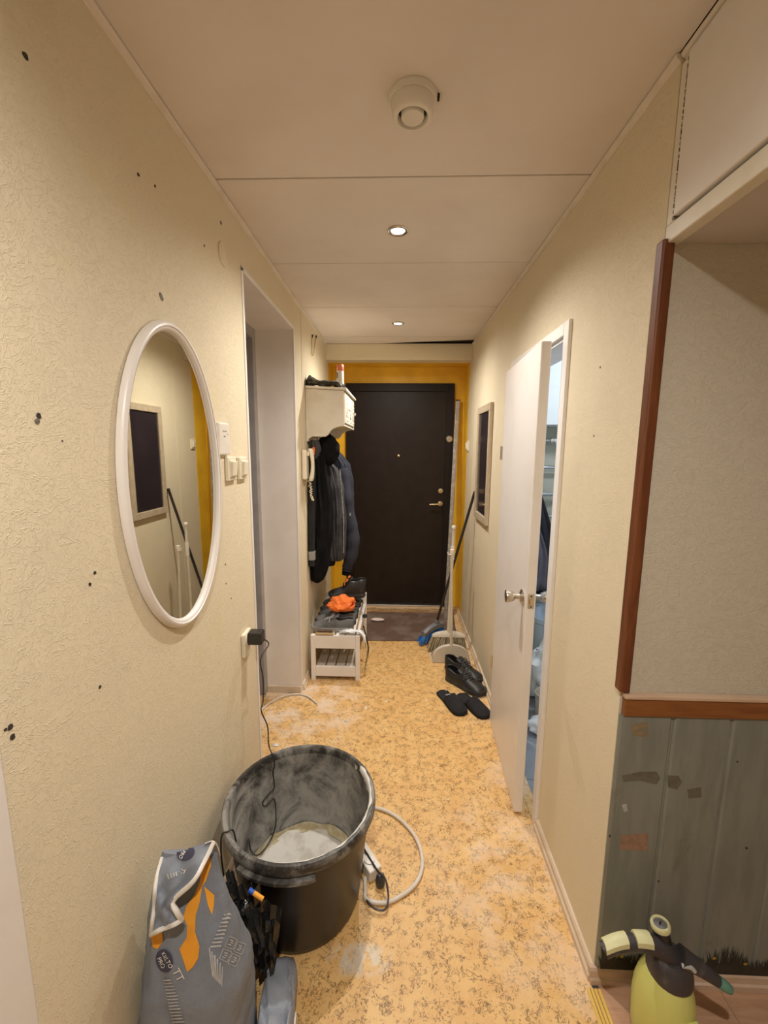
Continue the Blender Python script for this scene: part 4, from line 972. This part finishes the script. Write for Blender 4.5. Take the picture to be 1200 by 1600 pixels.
# ------------------------------------------------------------------ framed dark board on the right wall
cb = thing('framed_board', 'narrow dark glossy board in a beige wooden frame', 'wall board', (XR, 2.94, 1.05))
y0, y1, z0, z1, fw = 2.735, 3.165, 1.052, 1.842, .048
for a in ((y0, y1, z0, z0 + fw), (y0, y1, z1 - fw, z1), (y0, y0 + fw, z0 + fw, z1 - fw), (y1 - fw, y1, z0 + fw, z1 - fw)):
    G().box(XR - .022, XR - .001, *a).build('frame_strip', FRAMEW, cb, bevel=.003)
G().box(XR - .012, XR - .003, y0 + fw, y1 - fw, z0 + fw, z1 - fw).build('board', GLASSD, cb)

# ------------------------------------------------------------------ mortar bucket
bk = thing('mortar_bucket', 'big black mortar bucket smeared with dried white plaster', 'bucket', (-.318, 1.272, 0))
c = (-.318, 1.272, 0); n = 72
G().lathe([(0, .0), (.188, 0), (.196, .004), (.200, .02), (.236, .335), (.238, .345)], c, n).build('outer_wall', BKT_OUT, bk, smooth=50)
G().lathe([(.238, .345), (.2535, .346), (.2555, .352), (.2545, .372), (.250, .378), (.240, .379), (.2355, .374), (.2335, .350)], c, n).build('rim', BKT_RIM, bk, smooth=45)
gi = G().lathe([(.2335, .352), (.231, .330), (.213, .14), (.203, .06), (.196, .040), (0, .044)], c, n); gi.f = [f for f in gi.f]
bvi = BVHTree.FromPolygons([tuple(p) for p in gi.v], gi.f)
G().lathe([(.2335, .352), (.231, .330), (.213, .14), (.203, .06), (.196, .040)], c, n).build('inner_wall', BKT_IN, bk, smooth=60)
rings = []
for k in range(7):
    f = k / 6; rings.append([Vector((c[0] + .199 * f * math.cos(a), c[1] + .199 * f * math.sin(a), .040 + .016 * max(0, f - .75) * 4 * (.6 + .8 * noise.noise(Vector((3 * math.cos(a), 3 * math.sin(a), f)))) + .004 * noise.noise(Vector((9 * f * math.cos(a), 9 * f * math.sin(a), 2))))) for a in [j * 2 * math.pi / n for j in range(n)]])
G().loft(rings, False).build('plaster_residue', PLASTER, bk, smooth=60)
rings = [[Vector((c[0] + (rr_ + .0005) * math.cos(a), c[1] + (rr_ + .0005) * math.sin(a), zz_ + (.012 * noise.noise(Vector((4 * math.cos(a), 4 * math.sin(a), 1.)))) * (q > 0))) for a in [j * 2 * math.pi / n for j in range(n)]] for q, (rr_, zz_) in enumerate(((.186, .047), (.197, .050), (.1985, .062), (.2005, .074)))]
G().loft(rings, False).build('residue_ring', MUD, bk, smooth=60)
G().lathe([(.240, .322), (.262, .324), (.262, .334), (.241, .342)], c, 22, None, False, math.radians(238), math.radians(292)).build('grip', BKT_RIM, bk, smooth=40)
G().lathe([(.240, .322), (.262, .324), (.262, .334), (.241, .342)], c, 22, None, False, math.radians(58), math.radians(112)).build('grip', BKT_RIM, bk, smooth=40)
g = G()
for a0 in range(-52, 42, 3):
    a = math.radians(a0 + random.uniform(-1, 1)); ln = random.uniform(.006, .03)
    if random.random() < .75:
        pts = [Vector((c[0] + (.2335 - .0015) * math.cos(a + d_), c[1] + .232 * math.sin(a + d_), z_)) for d_, z_ in ((-.035, .372), (.035, .372), (.025, .372 - ln), (-.02, .372 - ln * .8))]
        g.add(pts, [(0, 1, 2, 3)])
g.build('plaster_drips', PLASTER, bk)
g = G(); q0 = []
for k in range(70):
    a = math.radians(-95 + k * 1.9); w_ = .0015 + .0075 * max(0, noise.noise(Vector((k * .22, 3, 1))) + .25) * (1 if k > 22 else .5)
    q0.append([Vector((c[0] + r_ * math.cos(a), c[1] + r_ * math.sin(a), z_)) for r_, z_ in ((.2330, .366 - w_ * 1.2), (.2350, .3755), (.2385, .3800), (.2385 + w_, .3803))])
g.loft(q0, False, False); g.build('plaster_crust', PLASTER, bk, smooth=60)

# thin cable of the adapter: down the wall, over the rim, through the bucket and out again
rimp = atZ(422, 1172, .386)
def rim_pt(ref, r_, z_): d_ = Vector((ref.x - c[0], ref.y - c[1], 0)).normalized(); return Vector((c[0], c[1], z_)) + d_ * r_
rimo = atZ(362, 1295, .386)
ins_ = [cast(bvi, u_, v_, .008) for u_, v_ in ((425, 1205), (427, 1228), (417, 1240), (408, 1253), (413, 1258), (425, 1246), (429, 1256), (429, 1288), (419, 1315), (401, 1336), (389, 1328), (385, 1312))]
pts = [Vector((XL + .07, 1.585, .790)), Vector((XL + .085, 1.60, .76)), atX(407, 1030, -.53), atX(411, 1060, -.525), atX(411, 1095, -.52), atX(408, 1110, -.52), atX(418, 1135, -.50), rim_pt(rimp, .275, .41), rim_pt(rimp, .258, .388), rim_pt(rimp, .244, .3835), rim_pt(rimp, .229, .381), rim_pt(rimp, .2215, .345)] + [p for p in ins_ if p is not None] + [rim_pt(rimo, .213, .26), rim_pt(rimo, .2215, .345), rim_pt(rimo, .229, .381), rim_pt(rimo, .244, .3835), rim_pt(rimo, .257, .386), rim_pt(rimo, .2645, .365), rim_pt(rimo, .266, .30), rim_pt(rimo, .262, .24)]
G().tube(smooth_path(pts, 5), .0026, 7).build('cable', BLACKP, pl, smooth=60)
# extension cable and power strip
ec = thing('extension_lead', 'white extension lead looping beside the bucket with a power strip', 'extension lead', (-.05, 1.35, 0))
cpts = [Vector((-.30, 1.56, .008)), Vector((-.18, 1.61, .008))] + [atZ(*p, .008) for p in ((585, 1262), (618, 1275), (648, 1306), (660, 1345), (650, 1380), (618, 1405), (592, 1411), (572, 1404))] + [Vector((-.0965, 1.272, .008)), Vector((-.102, 1.316, .008))]
G().tube(smooth_path(cpts, 7), .0072, 10).build('cable', CABW, ec, smooth=60)
a = Vector((-.168, 1.47, .022)); b = Vector((-.062, 1.318, .022))
G().bar(a, b, .052, .042).build('power_strip', WPLAST, ec, bevel=.005, seg=3)
dd = (b - a).normalized(); pb_ = b - dd * .045 + Vector((0, 0, .022))
skt = G().lathe([(.019, 0), (.0205, .003), (.017, .004), (0, .002)], pb_, 20).build('outlet', WPLAST, ec, smooth=40)
G().lathe([(.0165, .003), (.0175, .02), (.015, .034), (.008, .042), (0, .043)], b + dd * .03 + Vector((0, 0, -.012)), 16).build('black_plug', SPRD, ec, smooth=40)
q = b + dd * .03 + Vector((0, 0, .028))
G().tube(smooth_path([q, q + Vector((.018, -.02, .008)), q + Vector((.03, -.055, -.02)), q + Vector((.02, -.085, -.035)), q + Vector((-.015, -.085, -.034)), q + Vector((-.045, -.06, -.034))], 5), .0035, 8).build('plug_cable', SPRD, ec, smooth=60)
g = G(); g.tube(smooth_path([a + Vector((-.02, .01, .03)), a + dd * .06 + Vector((0, 0, .03)), b + Vector((0, 0, .026)), b + dd * .03 + Vector((0, 0, .03))], 5), .0035, 7); g.build('thin_cable', BLACKP, ec, smooth=60)
# pale cable before the side doorway
tag(G().tube(smooth_path([atZ(*p, .006) + Vector((0, -.04, 0)) for p in ((409, 1105), (425, 1092), (446, 1082), (467, 1079), (482, 1082), (491, 1088), (497, 1093))], 6), .0055, 8).build('loose_cable', CABW, smooth=60), 'short pale cable lying across the side doorway', 'cable')
for u, v, r_, lab in ((431, 1164, .016, 'largest white plaster crumb just behind the bucket rim'), (437, 1114, .007, 'small white crumb by the pale doorway cable'), (540, 1126, .008, 'white crumb on open floor before the bench'), (600, 1238, .005, 'tiny white crumb beside the white extension cable'), (700, 1250, .006, 'tiny white crumb near the ajar bathroom door')):
    o_ = blobmesh(atZ(u, v, .0035), (r_, r_ * .8, .005), .35, 2, u, 2, zmin=.0004); tag(o_.build('plaster_crumb', PLASTER, smooth=60), lab, 'crumb', 'plaster crumbs on the floor')

# ------------------------------------------------------------------ plaster sack with folded top
sk1 = thing('plaster_sack', 'blue-grey paper plaster sack with orange print and folded top', 'sack', (-.47, .84, 0))
secs = [(0, -.472, .835, .106, .105, 4), (.02, -.472, .835, .114, .115, 4), (.12, -.472, .835, .117, .118, 3.2), (.22, -.470, .836, .118, .112, 2.8), (.32, -.470, .838, .118, .095, 2.5), (.40, -.476, .842, .106, .072, 2.3), (.47, -.484, .848, .092, .048, 2.1), (.53, -.490, .856, .078, .028, 2), (.565, -.490, .862, .070, .016, 2), (.588, -.488, .866, .066, .008, 2)]
rings = []; nn_ = 64; st_ = 40
tabs = [[(q_[0], q_[j]) for q_ in secs] for j in range(1, 6)]
for i in range(st_ + 1):
    z = .588 * i / st_; xc, yc, axx, ayy, ex = [interp(t, z) for t in tabs]; ring = []
    for j in range(nn_):
        a = 2 * math.pi * j / nn_; ca, sa = math.cos(a), math.sin(a)
        f = 1 + .07 * noise.noise(Vector((3 * ca, 3 * sa, z * 9))) + .07 * (.4 - abs(noise.noise(Vector((4 * ca + z * 10, 4 * sa, z * 13)))))
        f -= .16 * max(0, 1 - abs((a - 4.55 + 1.2 * (z - .25))) / .20) * max(0, 1 - abs(z - .30) / .26)
        p = Vector((xc + axx * f * math.copysign(abs(ca) ** (2 / ex), ca), yc + ayy * f * math.copysign(abs(sa) ** (2 / ex), sa), z)); p.x = max(p.x, XL + .022 if z < .05 else XL + .004)
        ring.append(p)
    rings.append(ring)
sg1 = G().loft(rings); bodyo = sg1.build('paper_body', BAGG, sk1, smooth=60)
# folded flap
flap = [[(253, 1340), (272, 1333), (292, 1327), (314, 1320), (334, 1316)], [(246, 1365), (265, 1362), (284, 1356), (304, 1349), (320, 1345)], [(242, 1390), (256, 1391), (270, 1388), (286, 1384), (303, 1376)], [(241, 1418), (250, 1414), (258, 1414), (264, 1412), (271, 1407)], [(238, 1440), (250, 1437), (260, 1434), (270, 1428), (276, 1424)], [(236, 1460), (248, 1454), (260, 1449), (273, 1444), (284, 1437)]]
fy = [.862, .822, .797, .782, .775, .770]
ctrl = [[atY(u, v, y + (.006 if (k + i) % 2 else -.004)) for k, (u, v) in enumerate(row)] for i, (row, y) in enumerate(zip(flap, fy))]
rows = [smooth_path(rw, 4) for rw in ctrl]; cols = [smooth_path([rows[i][k] for i in range(len(rows))], 4) for k in range(len(rows[0]))]
fl = G().loft(cols, False, False); flo = fl.build('folded_flap', BAGG, sk1, smooth=60, solid=.0025)
tocam = (EYE - Vector((-.5, .8, .5))).normalized()
G().tube([p + tocam * .003 for p in cols[0]], .0042, 6).build('white_seam', PAPERW, sk1, smooth=60)
G().tube([p + tocam * .003 for p in cols[-1]], .0055, 6).build('white_seam', PAPERW, sk1, smooth=60)
G().tube([cc[-1] + tocam * .003 for cc in cols], .0050, 6).build('white_seam', PAPERW, sk1, smooth=60)
tpts = smooth_path([atY(320, 1318, .86), atY(331, 1314, .858), atY(338, 1318, .862), atY(343, 1332, .868)], 4)
G().loft([[p, p + Vector((-.006, .016, -.026))] for p in tpts], False, False).build('torn_tip', PAPERW, sk1, solid=.002)
bvb = BVHTree.FromPolygons([tuple(p) for p in sg1.v], sg1.f); bvf = BVHTree.FromPolygons([tuple(p) for p in fl.v], fl.f)
def put(bv, poly, name, mat, off=.0016, step=4.): 
    g = decal(bv, poly, off, step)
    if g.f: return g.build(name, mat, sk1, smooth=60)
put(bvb, [(317, 1346), (329, 1338), (330, 1352), (322, 1376), (316, 1384), (312, 1410), (306, 1430), (305, 1455), (312, 1478), (310, 1496), (302, 1510), (293, 1518), (287, 1500), (281, 1482), (292, 1464), (293, 1446), (287, 1432), (291, 1416), (304, 1398), (312, 1378)], 'orange_band', ORANGE)
put(bvb, [(319, 1384), (335, 1398), (334, 1414), (331, 1429), (325, 1414)], 'orange_band', ORANGE)
put(bvb, [(236, 1462), (254, 1456), (255, 1470), (247, 1482), (240, 1480)], 'orange_band', ORANGE)
put(bvf, [(268, 1406), (272, 1410), (282, 1430), (278, 1432), (266, 1416)], 'orange_band', ORANGE)
put(bvb, [(257.5 + 13.5 * math.cos(k * .3142), 1500 + 18 * math.sin(k * .3142 + .15)) for k in range(20)], 'round_logo', NAVY, .0020, 3)
put(bvf, [(291 + 14 * math.cos(k * .3142), 1334 + 11 * math.sin(k * .3142 - .2)) for k in range(20)], 'round_logo', NAVY, .0030, 3)
def put_text(bv, body, u, v, size, ang, name, mat, off=.0028, shear=1.0):
    cu = bpy.data.curves.new('t', 'FONT'); cu.body = body; cu.align_x = 'CENTER'; cu.align_y = 'CENTER'; cu.size = size
    o = bpy.data.objects.new('t', cu); COL.objects.link(o)
    dg = bpy.context.evaluated_depsgraph_get(); dg.update(); me = o.evaluated_get(dg).to_mesh(); g = G(); ca, sa = math.cos(math.radians(ang)), math.sin(math.radians(ang)); good = True
    for vx in me.vertices:
        x, y = vx.co.x, -vx.co.y * shear; P = cast(bv, u + x * ca - y * sa, v + x * sa + y * ca, off)
        if P is None: good = False; break
        g.v.append(P)
    if good: g.f = [tuple(p.vertices) for p in me.polygons]
    o.evaluated_get(dg).to_mesh_clear(); bpy.data.objects.remove(o); bpy.data.curves.remove(cu)
    if good and g.f: g.build(name, mat, sk1)
put_text(bvb, 'KIILTO', 262, 1499, 9.0, 62, 'logo_lettering', PAPERW); put_text(bvb, 'PRO', 253, 1503, 9.5, 62, 'logo_lettering', PAPERW)
put_text(bvf, 'KIILTO', 294, 1331, 7.0, 118, 'logo_lettering', PAPERW, .0040); put_text(bvf, 'PRO', 286, 1336, 7.5, 118, 'logo_lettering', PAPERW, .0040)
put_text(bvb, 'TT', 279, 1522, 17, 62, 'letter_mark', PAPERW)
put_text(bvf, 'T:', 286, 1361, 13, 118, 'letter_mark', PAPERW, .0036)
for k in range(4): put(bvf, [(262 + k * 4, 1366 - k), (264 + k * 4, 1365 - k), (266 + k * 4, 1372 - k), (264 + k * 4, 1373 - k)], 'print_line', PRINTG, .003, 9)
# printed safety panel and lines
def quad(u, v, a, b, ex=(6.6, 2.8), ey=(-3.4, 8.2)): return [(u + a[0] * ex[0] + a[1] * ey[0], v + a[0] * ex[1] + a[1] * ey[1]), (u + b[0] * ex[0] + a[1] * ey[0], v + b[0] * ex[1] + a[1] * ey[1]), (u + b[0] * ex[0] + b[1] * ey[0], v + b[0] * ex[1] + b[1] * ey[1]), (u + a[0] * ex[0] + b[1] * ey[0], v + a[0] * ex[1] + b[1] * ey[1])]
for i in range(2):
    for j in range(2):
        u0, v0 = 357 + i * 13.5 - j * 8.5, 1462 + i * 8 + j * 19
        for a, b in (((0, 0), (2, .10)), ((0, 1.9), (2, 2)), ((0, 0), (.12, 2)), ((1.88, 0), (2, 2)), ((.6, .5), (1.3, .72)), ((.8, .9), (1.4, 1.1)), ((.5, 1.3), (1.2, 1.5))):
            put(bvb, quad(u0, v0, a, b), 'panel_line', PRINTG, .0018, 9)
for k in range(9):
    v0 = 1428 + k * 6.2
    put(bvb, [(349 - k * 2.6 + 0, v0), (358 - k * 1.6, v0 - 2), (362 - k * 2.2, v0 + 1.5), (350 - k * 2.6, v0 + 2.2)], 'print_line', PRINTG, .0018, 9)
for k in range(6):
    put(bvb, [(326 + k * 4, 1480 + 6 * k), (328 + k * 4, 1480 + 6 * k), (334 + k * 2.5, 1525 + 3 * k), (332 + k * 2.5, 1526 + 3 * k)], 'print_line', PRINTG, .0018, 12)
for k in range(16):
    v0 = 1530 + k * 5; put(bvb, [(256 + k * 1.1, v0), (269 + k * 1.5 + random.uniform(-3, 3), v0 - 1), (269 + k * 1.5, v0 + 1), (256 + k * 1.1, v0 + 2)], 'small_print', PRINTG, .0018, 9)
# flattened second sack beside the bucket
sk2 = thing('empty_sack', 'flattened light grey-blue paper sack on the floor by the bucket', 'sack', (-.32, .93, 0))
rings = []
for i in range(37):
    t = i / 36; y = .70 + .355 * t; xc = -.281 - .044 * t; hw = interp([(0, .040), (.1, .046), (.6, .048), (.85, .046), (1, .030)], t); hh = interp([(0, .010), (.15, .035), (.6, .045), (.9, .035), (1, .012)], t)
    rings.append([Vector((xc + hw * math.copysign(abs(math.cos(a)) ** .6, math.cos(a)), y, .002 + hh + hh * math.copysign(abs(math.sin(a)) ** .7, math.sin(a)) * (1 + (.55 * noise.noise(Vector((math.cos(a) * 2, t * 6, 3))) + .5 * (.35 - abs(noise.noise(Vector((math.cos(a) * 3 + t * 5, t * 4, 7)))))) * (math.sin(a) > 0)))) for a in [j * 2 * math.pi / 48 for j in range(48)]])
G().loft(rings).build('paper', BAGL, sk2, smooth=40)
G().tube(smooth_path([Vector((-.281 - .044 * t + hw_, .70 + .355 * t, .040)) for t, hw_ in ((.05, .045), (.3, .048), (.5, .049), (.62, .049))], 5), .0035, 6).build('white_edge', PAPERW, sk2, smooth=60)
# black plastic bag crumpled between sack and bucket
pk = thing('black_plastic_bag', 'crumpled shiny black plastic bag between the sack and bucket', 'bag', (-.46, 1.02, 0))
g = blobmesh((-.452, 1.025, .125), (.085, .050, .125), .42, 1.5, 4.4, 3, zmin=.002)
g.build('film', PBAG, pk)
def drape(pa, pb, pc, pd, nu, nv, amp, seed, name):
    rows = []
    for i in range(nu + 1):
        t = i / nu; L_, R_ = Vector(pa).lerp(Vector(pc), t), Vector(pb).lerp(Vector(pd), t)
        rows.append([L_.lerp(R_, j / nv) + Vector((0, -amp, 0)) * (.9 * noise.noise(Vector((j * .75 + seed, i * .28, seed))) + (.5 if (j + i // 3) % 2 else -.3)) + Vector((0, 0, amp * .7 * noise.noise(Vector((j * .8, i * .6, seed + 5))))) for j in range(nv + 1)])
    return G().loft(rows, False, False).build(name, PBAG, pk, solid=.0015)
def dpx(q, *a): return drape(*[atY(u_, v_, y_) for u_, v_, y_ in q], *a)
dpx(((343, 1376, 1.02), (404, 1386, .99), (376, 1494, .972), (420, 1524, .957)), 12, 10, .014, 1.7, 'loose_fold')
dpx(((384, 1392, 1.0), (441, 1417, .992), (398, 1486, .968), (427, 1518, .960)), 10, 7, .012, 6.1, 'loose_fold')
dpx(((350, 1362, 1.04), (366, 1360, 1.04), (362, 1420, .995), (392, 1432, .985)), 7, 5, .010, 3.3, 'loose_fold')
G().loft([[p, p + Vector((.006, .004, -.030))] for p in smooth_path([(-.560, 1.035, .20), (-.548, 1.045, .272), (-.515, 1.05, .300), (-.485, 1.04, .262), (-.47, 1.03, .22)], 5)], False, False).build('handle', PBAG, pk, smooth=40, solid=.002)
mk = thing('marker_pen', 'small orange marker with blue end on the black plastic bag', 'marker', (-.43, 1.03, .25))
m0, m1 = atY(389, 1390, .962), atY(411, 1405, .955)
G().tube([m0, m0.lerp(m1, .33)], .0062, 10).build('blue_end', BLUEP, mk, smooth=50); G().tube([m0.lerp(m1, .33), m1], .0058, 10).build('barrel', ORANGE, mk, smooth=50)

# ------------------------------------------------------------------ pump sprayer in the niche
sx_, sy_ = .712, .930
ps = thing('pump_sprayer', 'yellow-green pump sprayer bottle standing on the laminate floor', 'sprayer', (sx_, sy_, 0))
G().lathe([(0, 0), (.056, 0), (.063, .006), (.068, .03), (.0705, .08), (.071, .115), (.069, .15), (.063, .18), (.053, .205), (.043, .222), (.036, .234)], (sx_, sy_, 0), 40).build('bottle', SPRB, ps, smooth=50)
RB = G().box(sx_ - .006, sx_ + .045, sy_ - .070, sy_ - .063, .150, .157, RZ(12)).build('shoulder_ridge', SPRB, ps, bevel=.003)
G().lathe([(.046, .210), (.0525, .214), (.053, .222), (.050, .240), (.043, .258), (.035, .268), (0, .272)], (sx_ + .006, sy_, 0), 32).build('collar', SPRD, ps, smooth=40)
hp = smooth_path([(sx_ + .01, sy_, .262), (sx_ - .035, sy_ - .004, .296), (sx_ - .085, sy_ - .006, .308), (sx_ - .135, sy_ - .008, .302), (sx_ - .172, sy_ - .010, .286)], 5)
rr = [interp([(0, .026), (.3, .021), (.6, .0185), (1, .018)], i / (len(hp) - 1)) for i in range(len(hp))]
hnd = G().tube(hp, rr, 14).build('handle', SPRD, ps, smooth=50)
def lever(i0, i1, nm):
    g = G(); rows = []
    for i in range(i0, i1 + 1): p = hp[i]; r_ = rr[i]; rows.append([p + Vector((0, yy_ * r_, zz_ * r_)) for yy_, zz_ in ((-.95, .35), (-.85, .95), (-.4, 1.28), (.4, 1.28), (.85, .95), (.95, .35))])
    g.loft(rows); return g.build(nm, SPRC, ps, smooth=40)
lever(7, 11, 'trigger'); lever(13, 20, 'trigger')
kc = Vector((sx_ - .012, sy_ + .010, .290)); kt = RY(-9) @ RX(-6)
G().lathe([(.022, -.02), (.020, .020), (.019, .030), (.018, .040)], kc, 26, kt).build('pump_neck', BLACKP, ps, smooth=40)
kk = G().lathe([(.018, .038), (.0225, .041), (.0235, .050), (.021, .054), (.0165, .053), (.0155, .051)], kc, 28, kt).build('pump_knob', SPRC, ps, smooth=40)
G().lathe([(.0158, .0512), (.008, .0512), (.0, .0515)], kc, 22, kt).build('knob_face', GREYP, kk)
G().bar(kc + kt @ Vector((-.004, -.004, .0525)), kc + kt @ Vector((.004, .004, .0525)), .003, .002).build('knob_arrow', BLACKP, kk)
np_ = [(sx_ + .02, sy_ - .01, .276), (sx_ + .06, sy_ - .022, .262), (sx_ + .105, sy_ - .036, .240)]
G().tube(smooth_path(np_, 5), [.027, .0255, .024, .022, .020, .018, .0165, .0155, .0145, .0135, .0125], 14).build('nozzle_arm', SPRD, ps, smooth=50)
e = Vector(np_[2]); dv = (e - Vector(np_[1])).normalized()
G().tube([e - dv * .004, e + dv * .014, e + dv * .026, e + dv * .030], [.0135, .0125, .010, .004], 14).build('nozzle_tip', TEAL, ps, smooth=50)
tk = smooth_path([(sx_ + .012, sy_ - .030, .276), (sx_ + .030, sy_ - .034, .279), (sx_ + .040, sy_ - .036, .270)], 4)
G().tube(tk, .0055, 8).build('release_valve', PRINTG, ps, smooth=50)
# embossed scale and lettering on the bottle front
for k in range(5):
    for q in range(3):
        a = math.radians(-96 + q * 11 + k * .8); rr_ = .0708
        zz_ = .112 - k * .019
        p = Vector((sx_ + rr_ * math.cos(a), sy_ + rr_ * math.sin(a), zz_)); p2 = Vector((sx_ + rr_ * math.cos(a + .11), sy_ + rr_ * math.sin(a + .11), zz_ + .002))
        if q < 2: G().tube([p, p2], .0018, 5).build('printed_line', SPRD, ps)
        else: G().tube([p, p + Vector((0, 0, .006))], .002, 5).build('scale_mark', SPRD, ps)
for o in bpy.data.objects:
    if '_org' in o: del o['_org']
